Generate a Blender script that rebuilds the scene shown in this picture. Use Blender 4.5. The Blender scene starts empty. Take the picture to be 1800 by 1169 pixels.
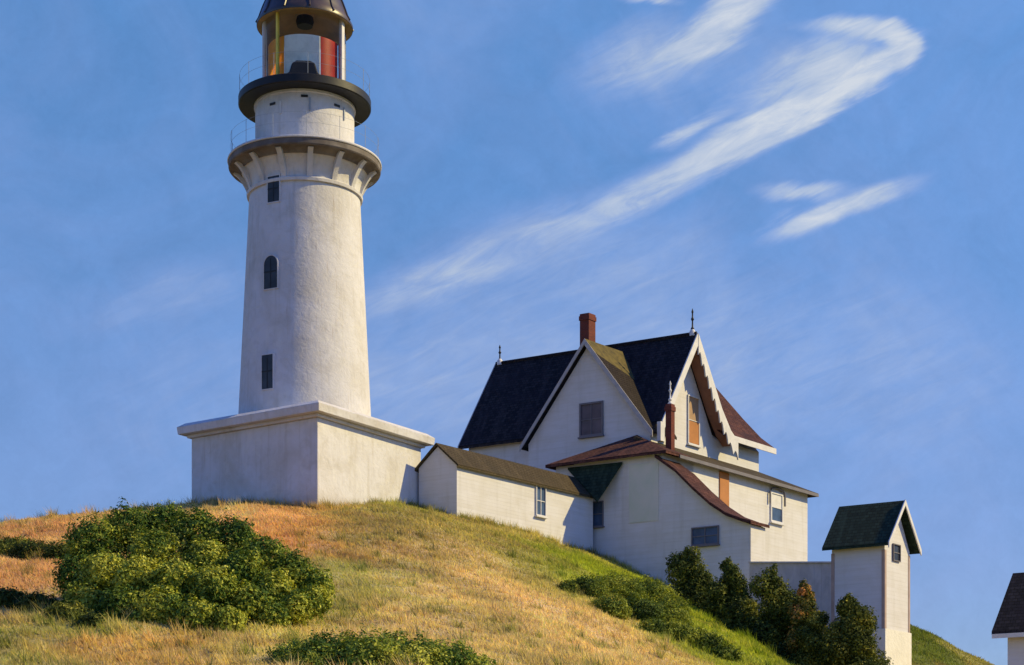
import bpy, math, random
import numpy as np
from mathutils import Vector

random.seed(7)
RNG = np.random.default_rng(7)
scene = bpy.context.scene
COL = scene.collection
R = math.radians

# ------------------------------------------------------------------ camera
F, PX0, PYH = 3200.0, 900.0, 1480.0          # focal length, column and horizon row of the 1800 px frame
cam_d = bpy.data.cameras.new('camera')
cam = bpy.data.objects.new('camera', cam_d)
COL.objects.link(cam)
cam.location = (0, 0, 0)
cam.rotation_euler = (R(90), 0, 0)
cam_d.sensor_width = 36.0
cam_d.lens = 36.0 * F / 1800.0
cam_d.shift_y = (PYH - 584.5) / 1800.0
cam_d.clip_start = 0.1
cam_d.clip_end = 20000
scene.camera = cam

# ------------------------------------------------------------------ sun, sky, exposure
SUN_AZ, SUN_EL = 88.0, 35.0                  # azimuth from "towards the camera" round to the right
SUN_DIR = Vector((math.sin(R(SUN_AZ)) * math.cos(R(SUN_EL)), -math.cos(R(SUN_AZ)) * math.cos(R(SUN_EL)), math.sin(R(SUN_EL))))
sl = bpy.data.lights.new('sun', 'SUN')
sl.energy = 5.0
sl.angle = R(0.5)
sl.color = (1.0, 0.80, 0.34)
sun = bpy.data.objects.new('sun', sl)
COL.objects.link(sun)
sun.rotation_euler = SUN_DIR.to_track_quat('Z', 'Y').to_euler()
sun.location = (60, -20, 60)

scene.view_settings.view_transform = 'Standard'
scene.view_settings.look = 'None'
scene.view_settings.exposure = 0.15
scene.view_settings.gamma = 1.0
scene.cycles.max_bounces = 6
scene.cycles.diffuse_bounces = 3
scene.cycles.transparent_max_bounces = 12

world = bpy.data.worlds.new('World')
scene.world = world
world.use_nodes = True
SKY_STRENGTH = 0.13


class N:
    """small node-tree writer"""
    def __init__(s, tree):
        s.t = tree
        s.t.nodes.clear()

    def n(s, typ, **kw):
        nd = s.t.nodes.new(typ)
        for k, v in kw.items():
            setattr(nd, k, v)
        return nd

    def put(s, sock, v):
        if isinstance(v, bpy.types.NodeSocket):
            s.t.links.new(v, sock)
        elif v is not None:
            if hasattr(sock, 'default_value'):
                d = sock.default_value
                if hasattr(d, '__len__') and len(d) == 4 and hasattr(v, '__len__') and len(v) == 3:
                    v = tuple(v) + (1.0,)
                sock.default_value = v

    def math(s, op, a, b=None, c=None, clamp=False):
        nd = s.n('ShaderNodeMath', operation=op, use_clamp=clamp)
        s.put(nd.inputs[0], a)
        s.put(nd.inputs[1], b)
        s.put(nd.inputs[2], c)
        return nd.outputs[0]

    def vmath(s, op, a, b=None, out=0):
        nd = s.n('ShaderNodeVectorMath', operation=op)
        s.put(nd.inputs[0], a)
        s.put(nd.inputs[1], b)
        return nd.outputs[out]

    def mix(s, fac, a, b, blend='MIX'):
        nd = s.n('ShaderNodeMix', data_type='RGBA', blend_type=blend)
        s.put(nd.inputs[0], fac)
        s.put(nd.inputs[6], a)
        s.put(nd.inputs[7], b)
        return nd.outputs[2]

    def noise(s, vec, scale, detail=4, rough=0.55, dist=0.0, out=0):
        nd = s.n('ShaderNodeTexNoise')
        s.put(nd.inputs['Vector'], vec)
        nd.inputs['Scale'].default_value = scale
        nd.inputs['Detail'].default_value = detail
        nd.inputs['Roughness'].default_value = rough
        nd.inputs['Distortion'].default_value = dist
        return nd.outputs[out]

    def ramp(s, fac, lo, hi, a=0.0, b=1.0, smooth=False):
        nd = s.n('ShaderNodeMapRange')
        if smooth:
            nd.interpolation_type = 'SMOOTHSTEP'
        s.put(nd.inputs[0], fac)
        nd.inputs[1].default_value = lo
        nd.inputs[2].default_value = hi
        nd.inputs[3].default_value = a
        nd.inputs[4].default_value = b
        return nd.outputs[0]


def build_world():
    w = N(world.node_tree)
    out = w.n('ShaderNodeOutputWorld')
    bg = w.n('ShaderNodeBackground')
    bg.inputs['Strength'].default_value = SKY_STRENGTH
    w.t.links.new(bg.outputs[0], out.inputs[0])
    sky = w.n('ShaderNodeTexSky', sky_type='NISHITA')
    sky.sun_disc = False
    sky.sun_elevation = R(SUN_EL)
    sky.sun_rotation = math.atan2(SUN_DIR.x, SUN_DIR.y)
    sky.altitude = 20
    sky.air_density = 1.0
    sky.dust_density = 0.0
    sky.ozone_density = 2.0
    tc = w.n('ShaderNodeTexCoord')
    sep = w.n('ShaderNodeSeparateXYZ')
    w.t.links.new(tc.outputs['Generated'], sep.inputs[0])
    # a clear deep blue: pull the low sky towards cornflower
    tint = w.mix(1.0, sky.outputs[0], SKY_TINT, 'MULTIPLY')
    hs = w.n('ShaderNodeHueSaturation')
    hs.inputs['Hue'].default_value = SKY_HSV[0]
    hs.inputs['Saturation'].default_value = SKY_HSV[1]
    hs.inputs['Value'].default_value = SKY_HSV[2]
    w.put(hs.inputs['Color'], tint)
    cr = w.n('ShaderNodeValToRGB')
    w.put(cr.inputs[0], sep.outputs[2])
    el = cr.color_ramp.elements
    el[0].position, el[0].color = 0.0, (0.68, 0.48, 0.43, 1)
    el[1].position, el[1].color = 0.58, (0.34, 0.60, 1.0, 1)
    for ps, cl in ((0.16, (0.75, 0.57, 0.51, 1)), (0.43, (0.92, 0.92, 0.745, 1))):
        e = el.new(ps)
        e.color = cl
    skyc = w.mix(1.0, hs.outputs[0], cr.outputs[0], 'MULTIPLY')
    # high cirrus, placed by direction (a flat projection of the northern sky)
    yc = w.math('MAXIMUM', sep.outputs[1], 0.02)
    a = w.math('MULTIPLY_ADD', w.math('DIVIDE', sep.outputs[0], yc), 32.0, 9.0)
    b = w.math('MULTIPLY_ADD', w.math('DIVIDE', sep.outputs[2], yc), -32.0, 14.8)
    cmb = w.n('ShaderNodeCombineXYZ')
    w.put(cmb.inputs[0], a)
    w.put(cmb.inputs[1], b)
    P = cmb.outputs[0]
    # streak coordinates: rotated so the wind runs along x
    rot = w.n('ShaderNodeVectorRotate', rotation_type='Z_AXIS')
    w.put(rot.inputs['Vector'], P)
    rot.inputs['Angle'].default_value = R(25)
    st = w.vmath('MULTIPLY', rot.outputs[0], (0.35, 1.6, 1.0))
    warp = w.noise(st, 0.9, 5, 0.6, 0.4, out=1)
    warp = w.vmath('SUBTRACT', warp, (0.5, 0.5, 0.5))
    warp2 = w.noise(P, 0.45, 3, 0.5, 0.0, out=1)
    warp2 = w.vmath('SUBTRACT', warp2, (0.5, 0.5, 0.5))
    Q = w.vmath('ADD', P, w.vmath('MULTIPLY', warp, (1.0, 0.55, 0)))
    Q = w.vmath('ADD', Q, w.vmath('MULTIPLY', warp2, (0.45, 0.4, 0)))
    total = None
    for cx, cy, hl, hw, ang, wt in CLOUDS:
        m = w.n('ShaderNodeMapping', vector_type='TEXTURE')
        w.put(m.inputs['Vector'], Q)
        m.inputs['Location'].default_value = (cx, cy, 0)
        m.inputs['Rotation'].default_value = (0, 0, R(ang))
        m.inputs['Scale'].default_value = (hl, hw, 1)
        d = w.vmath('LENGTH', m.outputs[0], out=1)
        k = w.math('MULTIPLY', w.ramp(d, 1.25, 0.15, 0, 1, True), wt)
        total = k if total is None else w.math('ADD', total, w.math('MULTIPLY', k, w.math('SUBTRACT', 1.0, total)))
    streak = w.noise(st, 2.2, 6, 0.65, 0.6)
    total = w.math('MULTIPLY', total, w.ramp(streak, 0.25, 0.7, 0.45, 1.15))
    veil = w.ramp(w.noise(P, 0.22, 5, 0.6, 1.0), 0.38, 0.75, 0, 0.20)
    total = w.math('ADD', total, veil, clamp=True)
    front = w.ramp(sep.outputs[1], 0.05, 0.3)
    total = w.math('MULTIPLY', total, front, clamp=True)
    brush = w.ramp(w.noise(P, 0.8, 4, 0.6, 1.2), 0.3, 0.7, 0.95, 1.05)
    fine = w.ramp(w.noise(P, 5.0, 5, 0.7, 1.0), 0.3, 0.7, 0.975, 1.025)
    skyc = w.mix(1.0, skyc, w.math('MULTIPLY', brush, fine), 'MULTIPLY')
    cloudc = w.mix(w.ramp(total, 0.12, 0.55), tuple(c / SKY_STRENGTH for c in (0.37, 0.45, 0.82)), CLOUD_COL)
    colr = w.mix(total, skyc, cloudc)
    w.put(bg.inputs['Color'], colr)


SKY_TINT = (0.56, 0.83, 1.30)
SKY_HSV = (0.5, 1.0, 1.25)
CLOUD_COL = tuple(c / SKY_STRENGTH for c in (0.57, 0.62, 0.70))
# centre, half length, half width, angle (frame degrees, rising to the right), strength; hundreds of frame px
CLOUDS = [
    (15.5, 1.15, 0.8, 0.34, -40, 0.95), (15.0, 1.5, 1.1, 0.32, -35, 0.95), (14.2, 1.95, 1.5, 0.30, -27, 0.85), (13.0, 2.50, 1.6, 0.38, -26, 0.72),
    (11.8, 3.10, 1.6, 0.42, -27, 0.56), (10.6, 3.68, 1.6, 0.44, -23, 0.34), (8.8, 4.30, 2.6, 0.66, -18, 0.32), (7.4, 4.95, 1.8, 0.55, -20, 0.32),
    (15.1, 0.46, 1.2, 0.22, 3, 0.75), (15.85, 0.62, 0.50, 0.28, 28, 0.9), (15.95, 0.95, 0.42, 0.26, -58, 0.9), (13.9, 1.55, 1.5, 0.80, -28, 0.50), (14.7, 1.1, 1.0, 0.60, -22, 0.55),
    (12.95, 0.22, 1.15, 0.38, -38, 0.85), (12.4, 0.75, 0.8, 0.28, -16, 0.55), (11.45, 0.0, 0.7, 0.12, 3, 0.55),
    (11.4, 1.0, 1.7, 0.75, -18, 0.45), (12.1, 2.3, 0.8, 0.16, -24, 0.70), (13.6, 2.15, 0.9, 0.2, -12, 0.5),
    (15.0, 3.58, 1.35, 0.24, -17, 0.66), (14.2, 3.36, 0.95, 0.18, -6, 0.56), (14.0, 3.98, 0.9, 0.22, -22, 0.56), (14.4, 3.7, 0.7, 0.2, -20, 0.35),
    (3.0, 5.2, 2.6, 0.6, -14, 0.20), (12.5, 1.4, 2.0, 0.9, -28, 0.14), (11.0, 6.2, 6.0, 2.2, -8, 0.26), (5.0, 7.0, 4.5, 2.0, -6, 0.20), (15.0, 7.0, 4.0, 2.0, -5, 0.20), (10.5, 4.6, 3.0, 0.9, -18, 0.16),
]
build_world()

# ------------------------------------------------------------------ colours and materials


def lin(r, g, b):
    f = lambda c: (c / 255 / 12.92) if c / 255 <= 0.04045 else ((c / 255 + 0.055) / 1.055) ** 2.4
    return (f(r), f(g), f(b))


def new_mat(name):
    m = bpy.data.materials.new(name)
    m.use_nodes = True
    return m, N(m.node_tree)


def finish(w, color, rough=0.8, bump=None, bump_s=0.3, bump_d=0.02, metal=0.0, spec=0.3):
    out = w.n('ShaderNodeOutputMaterial')
    p = w.n('ShaderNodeBsdfPrincipled')
    w.put(p.inputs['Base Color'], color)
    w.put(p.inputs['Roughness'], rough)
    p.inputs['Metallic'].default_value = metal
    p.inputs['Specular IOR Level'].default_value = spec
    if bump is not None:
        bn = w.n('ShaderNodeBump')
        bn.inputs['Strength'].default_value = bump_s
        bn.inputs['Distance'].default_value = bump_d
        w.put(bn.inputs['Height'], bump)
        w.t.links.new(bn.outputs[0], p.inputs['Normal'])
    w.t.links.new(p.outputs[0], out.inputs[0])


def coords(w, kind='Object'):
    return w.n('ShaderNodeTexCoord').outputs[kind]


def mat_plaster(name, base, dirt, amount=0.6, streaks=True, bs=0.5, foot=None):
    m, w = new_mat(name)
    c = coords(w)
    n1 = w.noise(c, 0.55, 6, 0.6, 0.5)
    n2 = w.noise(c, 6.0, 5, 0.65)
    n3 = w.noise(c, 1.8, 4, 0.6, 0.8)
    col = w.mix(w.ramp(n1, 0.42, 0.75, 0, amount), base, dirt)
    col = w.mix(w.ramp(n3, 0.5, 0.72, 0, 0.35 * amount), col, tuple(x * 0.8 for x in dirt))
    if streaks:
        s = w.vmath('MULTIPLY', c, (2.4, 2.4, 0.18))
        n4 = w.noise(s, 1.6, 5, 0.6, 0.3)
        col = w.mix(w.ramp(n4, 0.52, 0.8, 0, 0.55 * amount), col, (dirt[0] * 0.75, dirt[1] * 0.72, dirt[2] * 0.66))
        thin = w.noise(w.vmath('MULTIPLY', c, (5.0, 5.0, 0.22)), 1.7, 4, 0.6, 0.2)
        col = w.mix(w.math('MULTIPLY', w.ramp(thin, 0.63, 0.78, 0, 0.55), w.ramp(w.noise(c, 0.35, 2, 0.5), 0.45, 0.6)), col, (0.30, 0.20, 0.13))
    patch = w.noise(c, 1.1, 3, 0.5, 1.5)
    col = w.mix(w.ramp(patch, 0.60, 0.63, 0, 0.16), col, (0.72, 0.70, 0.66))
    if foot is not None:
        sx = w.n('ShaderNodeSeparateXYZ')
        w.put(sx.inputs[0], c)
        hz = w.math('ADD', sx.outputs[2], w.math('MULTIPLY', w.noise(c, 1.3, 5, 0.6), -1.3))
        col = w.mix(w.ramp(hz, foot - 0.6, foot + 0.25, 0.55, 0.0), col, (0.26, 0.21, 0.14))
    bump = w.math('MULTIPLY_ADD', n2, 0.6, w.math('MULTIPLY', w.noise(c, 2.2, 6, 0.65, 1.0), 0.9))
    finish(w, col, 0.85, bump, bs, 0.06)
    return m


def mat_clapboard(name, base, dirt, board=0.16):
    m, w = new_mat(name)
    uv = coords(w, 'UV')
    c = coords(w)
    sx = w.n('ShaderNodeSeparateXYZ')
    w.put(sx.inputs[0], uv)
    saw = w.math('FRACT', w.math('DIVIDE', sx.outputs[1], board))
    n1 = w.noise(c, 0.7, 5, 0.6, 0.6)
    s = w.vmath('MULTIPLY', uv, (0.5, 6.0, 1.0))
    n2 = w.noise(s, 1.2, 4, 0.6)
    st = w.noise(w.vmath('MULTIPLY', c, (2.0, 2.0, 0.15)), 1.4, 4, 0.6)
    col = w.mix(w.ramp(n1, 0.4, 0.75, 0, 0.6), base, dirt)
    col = w.mix(w.ramp(n2, 0.5, 0.75, 0, 0.35), col, tuple(x * 0.86 for x in dirt))
    col = w.mix(w.ramp(st, 0.54, 0.8, 0, 0.4), col, tuple(x * 0.75 for x in dirt))
    col = w.mix(w.ramp(saw, 0.80, 0.95, 0, 0.08), col, tuple(x * 0.55 for x in dirt))
    bid = w.n('ShaderNodeTexWhiteNoise', noise_dimensions='2D')
    cb = w.n('ShaderNodeCombineXYZ')
    w.put(cb.inputs[0], w.math('FLOOR', w.math('DIVIDE', sx.outputs[0], 3.1)))
    w.put(cb.inputs[1], w.math('FLOOR', w.math('DIVIDE', sx.outputs[1], board)))
    w.put(bid.inputs['Vector'], cb.outputs[0])
    col = w.mix(w.ramp(bid.outputs[0], 0.4, 1.0, 0, 0.22), col, dirt)
    bump = w.math('MULTIPLY_ADD', saw, -1.0, w.math('MULTIPLY', w.noise(c, 9, 4, 0.6), 0.35))
    finish(w, col, 0.75, bump, 0.25, 0.03)
    return m


def mat_shingle(name, c1, c2, c3, rough=0.9):
    m, w = new_mat(name)
    uv = coords(w, 'UV')
    br = w.n('ShaderNodeTexBrick')
    w.put(br.inputs['Vector'], uv)
    br.inputs['Scale'].default_value = 1.0
    br.inputs['Brick Width'].default_value = 0.22
    br.inputs['Row Height'].default_value = 0.17
    br.inputs['Mortar Size'].default_value = 0.012
    br.inputs['Bias'].default_value = -0.1
    w.put(br.inputs['Color1'], c1)
    w.put(br.inputs['Color2'], c2)
    w.put(br.inputs['Mortar'], tuple(x * 0.5 for x in c1))
    n1 = w.noise(uv, 0.6, 6, 0.65, 0.5)
    n2 = w.noise(w.vmath('MULTIPLY', uv, (3.0, 0.4, 1)), 1.0, 4, 0.6)
    col = w.mix(w.ramp(n1, 0.42, 0.7, 0, 0.75), br.outputs[0], c3)
    col = w.mix(w.ramp(n2, 0.5, 0.75, 0, 0.5), col, tuple(x * 1.6 for x in c2))
    sx = w.n('ShaderNodeSeparateXYZ')
    w.put(sx.inputs[0], uv)
    saw = w.math('FRACT', w.math('DIVIDE', sx.outputs[1], 0.17))
    bump = w.math('ADD', w.math('MULTIPLY', saw, -1.0), w.math('MULTIPLY', br.outputs[1], -0.6))
    finish(w, col, rough, bump, 0.9, 0.04, spec=0.15)
    return m


def mat_brick(name, c1, c2, mortar):
    m, w = new_mat(name)
    uv = coords(w, 'UV')
    br = w.n('ShaderNodeTexBrick')
    w.put(br.inputs['Vector'], uv)
    br.inputs['Scale'].default_value = 1.0
    br.inputs['Brick Width'].default_value = 0.22
    br.inputs['Row Height'].default_value = 0.075
    br.inputs['Mortar Size'].default_value = 0.008
    w.put(br.inputs['Color1'], c1)
    w.put(br.inputs['Color2'], c2)
    w.put(br.inputs['Mortar'], mortar)
    n1 = w.noise(uv, 2.0, 4, 0.6)
    col = w.mix(w.ramp(n1, 0.45, 0.75, 0, 0.5), br.outputs[0], tuple(x * 0.55 for x in c1))
    finish(w, col, 0.9, br.outputs[1], -0.4, 0.02)
    return m


def mat_plain(name, base, var=0.25, rough=0.6, metal=0.0, scale=2.0, spec=0.3, bs=0.15, alt=None):
    m, w = new_mat(name)
    c = coords(w)
    n1 = w.noise(c, scale, 5, 0.6, 0.4)
    alt = alt or tuple(x * (1 - var) for x in base)
    col = w.mix(w.ramp(n1, 0.38, 0.66), base, alt)
    finish(w, col, rough, w.noise(c, scale * 5, 4, 0.6), bs, 0.02, metal, spec)
    return m


def mat_glass_dark(name, col=(0.022, 0.026, 0.036)):
    m, w = new_mat(name)
    c = coords(w)
    n1 = w.noise(c, 1.5, 3, 0.5)
    finish(w, w.mix(w.ramp(n1, 0.35, 0.7), col, tuple(x * 1.9 for x in col)), 0.3, w.noise(c, 0.8, 2, 0.5), 0.08, 0.05, spec=0.25)
    return m


def mat_clear_glass(name):
    m, w = new_mat(name)
    out = w.n('ShaderNodeOutputMaterial')
    tr = w.n('ShaderNodeBsdfTransparent')
    tr.inputs[0].default_value = (0.96, 0.97, 0.96, 1)
    gl = w.n('ShaderNodeBsdfGlossy')
    gl.inputs['Roughness'].default_value = 0.05
    fr = w.n('ShaderNodeFresnel')
    fr.inputs[0].default_value = 1.18
    mx = w.n('ShaderNodeMixShader')
    w.t.links.new(fr.outputs[0], mx.inputs[0])
    w.t.links.new(tr.outputs[0], mx.inputs[1])
    w.t.links.new(gl.outputs[0], mx.inputs[2])
    w.t.links.new(mx.outputs[0], out.inputs[0])
    return m


def mat_leaf(name, transl=0.3, rough=0.6):
    """leaf or grass blade colour comes from the 'tint' attribute"""
    m, w = new_mat(name)
    out = w.n('ShaderNodeOutputMaterial')
    at = w.n('ShaderNodeAttribute', attribute_name='tint')
    p = w.n('ShaderNodeBsdfPrincipled')
    p.inputs['Roughness'].default_value = rough
    p.inputs['Specular IOR Level'].default_value = 0.15
    w.t.links.new(at.outputs['Color'], p.inputs['Base Color'])
    t = w.n('ShaderNodeBsdfTranslucent')
    w.put(t.inputs[0], w.mix(1.0, at.outputs['Color'], (1.15, 1.15, 0.5), 'MULTIPLY'))
    mx = w.n('ShaderNodeMixShader')
    mx.inputs[0].default_value = transl
    w.t.links.new(p.outputs[0], mx.inputs[1])
    w.t.links.new(t.outputs[0], mx.inputs[2])
    w.t.links.new(mx.outputs[0], out.inputs[0])
    return m


def mat_ground(name):
    m, w = new_mat(name)
    at = w.n('ShaderNodeAttribute', attribute_name='tint')
    c = coords(w)
    n1 = w.noise(c, 1.3, 6, 0.65, 0.6)
    n2 = w.noise(w.vmath('MULTIPLY', c, (1.0, 1.0, 0.4)), 9.0, 5, 0.7)
    col = w.mix(w.ramp(n1, 0.35, 0.65, 0.65, 1.1), w.mix(1.0, at.outputs['Color'], (0.6, 0.55, 0.45), 'MULTIPLY'), at.outputs['Color'])
    col = w.mix(w.ramp(n2, 0.45, 0.75, 0, 0.5), col, w.mix(1.0, at.outputs['Color'], (0.55, 0.6, 0.5), 'MULTIPLY'))
    finish(w, col, 0.95, w.math('ADD', n2, w.noise(c, 25, 4, 0.7)), 0.7, 0.08, spec=0.05)
    return m


def mat_screen(name, c1, c2):
    """coloured lantern screen that lets some sunlight through"""
    m, w = new_mat(name)
    out = w.n('ShaderNodeOutputMaterial')
    col = w.mix(w.ramp(w.noise(coords(w), 2.0, 4, 0.6, 0.4), 0.35, 0.65), c1, c2)
    p = w.n('ShaderNodeBsdfPrincipled')
    w.put(p.inputs['Base Color'], col)
    p.inputs['Roughness'].default_value = 0.35
    t = w.n('ShaderNodeBsdfTranslucent')
    w.put(t.inputs[0], col)
    mx = w.n('ShaderNodeMixShader')
    mx.inputs[0].default_value = 0.7
    w.t.links.new(p.outputs[0], mx.inputs[1])
    w.t.links.new(t.outputs[0], mx.inputs[2])
    w.t.links.new(mx.outputs[0], out.inputs[0])
    return m


M = {}
M['masonry'] = mat_plaster('white_masonry', (0.60, 0.59, 0.635), (0.46, 0.43, 0.40), 0.8)
M['masonry_base'] = mat_plaster('white_base_masonry', (0.60, 0.59, 0.635), (0.46, 0.425, 0.38), 0.85, foot=13.9)
M['board'] = mat_clapboard('white_clapboard', (0.60, 0.59, 0.635), (0.50, 0.475, 0.45))
M['trim'] = mat_plain('white_trim', (0.64, 0.63, 0.66), 0.15, 0.6)
M['roof_dark'] = mat_shingle('dark_shingle', (0.013, 0.012, 0.015), (0.040, 0.033, 0.034), (0.022, 0.017, 0.023))
M['roof_green'] = mat_shingle('green_black_shingle', (0.014, 0.026, 0.017), (0.034, 0.054, 0.034), (0.017, 0.032, 0.020))
M['roof_red'] = mat_shingle('red_brown_shingle', (0.060, 0.022, 0.018), (0.12, 0.050, 0.038), (0.050, 0.024, 0.024))
M['roof_brown'] = mat_shingle('brown_shingle', (0.065, 0.048, 0.026), (0.085, 0.064, 0.036), (0.050, 0.040, 0.022))
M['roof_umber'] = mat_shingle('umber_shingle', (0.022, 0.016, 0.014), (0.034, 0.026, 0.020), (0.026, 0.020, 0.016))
M['painted_sun_olive'] = mat_plain('painted_sun_olive', (0.13, 0.10, 0.03), 0.4, 0.95, 0, 3, alt=(0.07, 0.055, 0.022))  # olive roof colour with sunlight painted in
M['soffit_brown'] = mat_plain('red_brown_soffit', (0.34, 0.17, 0.12), 0.2, 0.8)
M['rake_grey'] = mat_plain('grey_rake_paint', (0.40, 0.385, 0.42), 0.2, 0.8)  # darker grey than the white trim
M['brick'] = mat_brick('red_brick', (0.125, 0.026, 0.020), (0.18, 0.038, 0.026), (0.10, 0.055, 0.045))
M['black'] = mat_plain('black_iron', (0.016, 0.016, 0.020), 0.3, 0.5)
M['dome'] = mat_plain('dome_iron', (0.030, 0.022, 0.017), 0.3, 0.38, 0.0, 1.2, 0.6, alt=(0.075, 0.048, 0.028))
M['rust'] = mat_plain('rusty_soffit', (0.12, 0.10, 0.09), 0.3, 0.85, 0, 1.6, alt=(0.20, 0.175, 0.165))
M['ceiling'] = mat_plain('lantern_ceiling', (0.42, 0.30, 0.18), 0.3, 0.7, 0, 2.0, alt=(0.32, 0.24, 0.15))
M['iron_grey'] = mat_plain('grey_iron', (0.32, 0.36, 0.44), 0.3, 0.5)
M['amber'] = mat_screen('amber_screen', (1.0, 0.64, 0.07), (0.98, 0.52, 0.05))
M['red'] = mat_screen('red_screen', (0.75, 0.06, 0.04), (0.60, 0.04, 0.03))
M['yellow'] = mat_plain('yellow_post', (0.85, 0.66, 0.10), 0.15, 0.5)
M['white_screen'] = mat_plain('white_screen', (0.80, 0.79, 0.74), 0.2, 0.5)
M['glass'] = mat_clear_glass('lantern_glass')
M['pane'] = mat_glass_dark('window_glass')
M['pane_blue'] = mat_glass_dark('blue_window_glass', (0.035, 0.06, 0.12))
M['pane_violet'] = mat_glass_dark('violet_window_glass', (0.06, 0.05, 0.07))
M['frame_grey'] = mat_plain('grey_frame', (0.16, 0.15, 0.18), 0.2, 0.7)
M['shutter'] = mat_plain('orange_brown_shutter', (0.42, 0.17, 0.055), 0.2, 0.7)
M['shutter_dull'] = mat_plain('dull_brown_shutter', (0.38, 0.24, 0.15), 0.2, 0.7)
M['panel'] = mat_plain('painted_reflected_light', (0.59, 0.57, 0.55), 0.2, 0.85, 0, 0.6, alt=(0.49, 0.53, 0.46))  # paler green-grey, reflected light put into the colour
M['corner'] = mat_plain('weathered_corner_board', (0.40, 0.30, 0.27), 0.2, 0.8)
M['concrete'] = mat_plaster('pale_foundation', (0.72, 0.70, 0.66), (0.6, 0.58, 0.53), 0.5)
M['fence'] = mat_plain('weathered_board', (0.56, 0.52, 0.58), 0.22, 0.85, 0, 1.5)
M['bark'] = mat_plain('bark', (0.07, 0.05, 0.035), 0.4, 0.95, 0, 6)
M['leaf'] = mat_leaf('leaf', 0.25)
M['grass'] = mat_leaf('grass_blade', 0.5, 0.8)
M['ground'] = mat_ground('hill_ground')

# ------------------------------------------------------------------ mesh helpers


class G:
    def __init__(s):
        s.v, s.f = [], []

    def add(s, vs, fs):
        o = len(s.v)
        s.v += [tuple(p) for p in vs]
        s.f += [tuple(i + o for i in f) for f in fs]
        return s

    def prism(s, A, B):
        """solid between two matching polygons"""
        n = len(A)
        fs = [tuple(range(n))[::-1], tuple(range(n, 2 * n))]
        for i in range(n):
            j = (i + 1) % n
            fs.append((i, j, n + j, n + i))
        return s.add(list(A) + list(B), fs)

    def slab(s, top, t):
        return s.prism([Vector(p) - Vector((0, 0, t)) for p in top], [Vector(p) for p in top])

    def box(s, o, a, b, c):
        o, a, b, c = map(Vector, (o, a, b, c))
        return s.prism([o, o + a, o + a + b, o + b], [o + c, o + a + c, o + a + b + c, o + b + c])

    def lathe(s, prof, c, n=72, a0=0.0, a1=360.0, closed_prof=False, caps=False):
        """profile (r, z) turned round c; angle 0 faces the camera (-y), positive to the right"""
        full = abs(a1 - a0 - 360) < 1e-6
        k = n if full else n + 1
        vs = []
        for i in range(k):
            t = R(a0 + (a1 - a0) * i / n)
            for r, z in prof:
                vs.append((c[0] + r * math.sin(t), c[1] - r * math.cos(t), z))
        m = len(prof)
        fs = []
        for i in range(n):
            i2 = (i + 1) % k
            for j in range(m if closed_prof else m - 1):
                j2 = (j + 1) % m
                fs.append((i * m + j, i2 * m + j, i2 * m + j2, i * m + j2))
        if caps and not full:
            fs.append(tuple(range(m)))
            fs.append(tuple((k - 1) * m + j for j in range(m))[::-1])
        return s.add(vs, fs)

    def tube(s, path, rad, n=8, caps=True):
        path = [Vector(p) for p in path]
        rads = rad if hasattr(rad, '__len__') else [rad] * len(path)
        vs, fs = [], []
        for i, p in enumerate(path):
            d = (path[min(i + 1, len(path) - 1)] - path[max(i - 1, 0)]).normalized()
            a = d.cross(Vector((0, 0, 1)) if abs(d.z) < 0.95 else Vector((1, 0, 0))).normalized()
            b = d.cross(a)
            for k in range(n):
                t = 2 * math.pi * k / n
                vs.append(p + (a * math.cos(t) + b * math.sin(t)) * rads[i])
        for i in range(len(path) - 1):
            for k in range(n):
                k2 = (k + 1) % n
                fs.append((i * n + k, i * n + k2, (i + 1) * n + k2, (i + 1) * n + k))
        if caps:
            fs.append(tuple(range(n))[::-1])
            fs.append(tuple((len(path) - 1) * n + k for k in range(n)))
        return s.add(vs, fs)

    def build(s, name, mat, parent=None, smooth=False, bevel=0.0):
        me = bpy.data.meshes.new(name)
        me.from_pydata([tuple(p) for p in s.v], [], s.f)
        me.update()
        import bmesh
        bm = bmesh.new()
        bm.from_mesh(me)
        bmesh.ops.recalc_face_normals(bm, faces=bm.faces)
        uvl = bm.loops.layers.uv.new('UVMap')
        Z = Vector((0, 0, 1))
        for f in bm.faces:
            nn = f.normal
            ax = Z.cross(nn)
            if ax.length < 1e-3:
                ax = Vector((1, 0, 0))
            ax.normalize()
            ay = nn.cross(ax)
            for l in f.loops:
                l[uvl].uv = (l.vert.co.dot(ax), l.vert.co.dot(ay))
            f.smooth = smooth
        bm.to_mesh(me)
        bm.free()
        me.materials.append(mat)
        o = bpy.data.objects.new(name, me)
        COL.objects.link(o)
        if parent is not None:
            o.parent = parent
            o.matrix_parent_inverse = world_of(parent).inverted()
        if bevel:
            b = o.modifiers.new('edge', 'BEVEL')
            b.width = bevel
            b.segments = 2
            b.limit_method = 'ANGLE'
            b.angle_limit = R(35)
        if smooth:
            e = o.modifiers.new('split', 'EDGE_SPLIT')
            e.split_angle = R(38)
        return o


def world_of(o):
    from mathutils import Matrix
    m = Matrix.Translation(o.location) if o.type == 'EMPTY' else Matrix.Identity(4)
    return m


def tag(o, label, cat, group=None):
    o['label'] = label
    o['category'] = cat
    if group:
        o['group'] = group
    return o


def thing(name, label, cat, loc, group=None):
    o = bpy.data.objects.new(name, None)
    COL.objects.link(o)
    o.location = loc
    o.empty_display_size = 0.5
    return tag(o, label, cat, group)


def at(px, py, Y):
    """the place at distance Y seen in the frame's column px and row py"""
    return Vector(((px - PX0) / F * Y, Y, (PYH - py) / F * Y))


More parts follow.
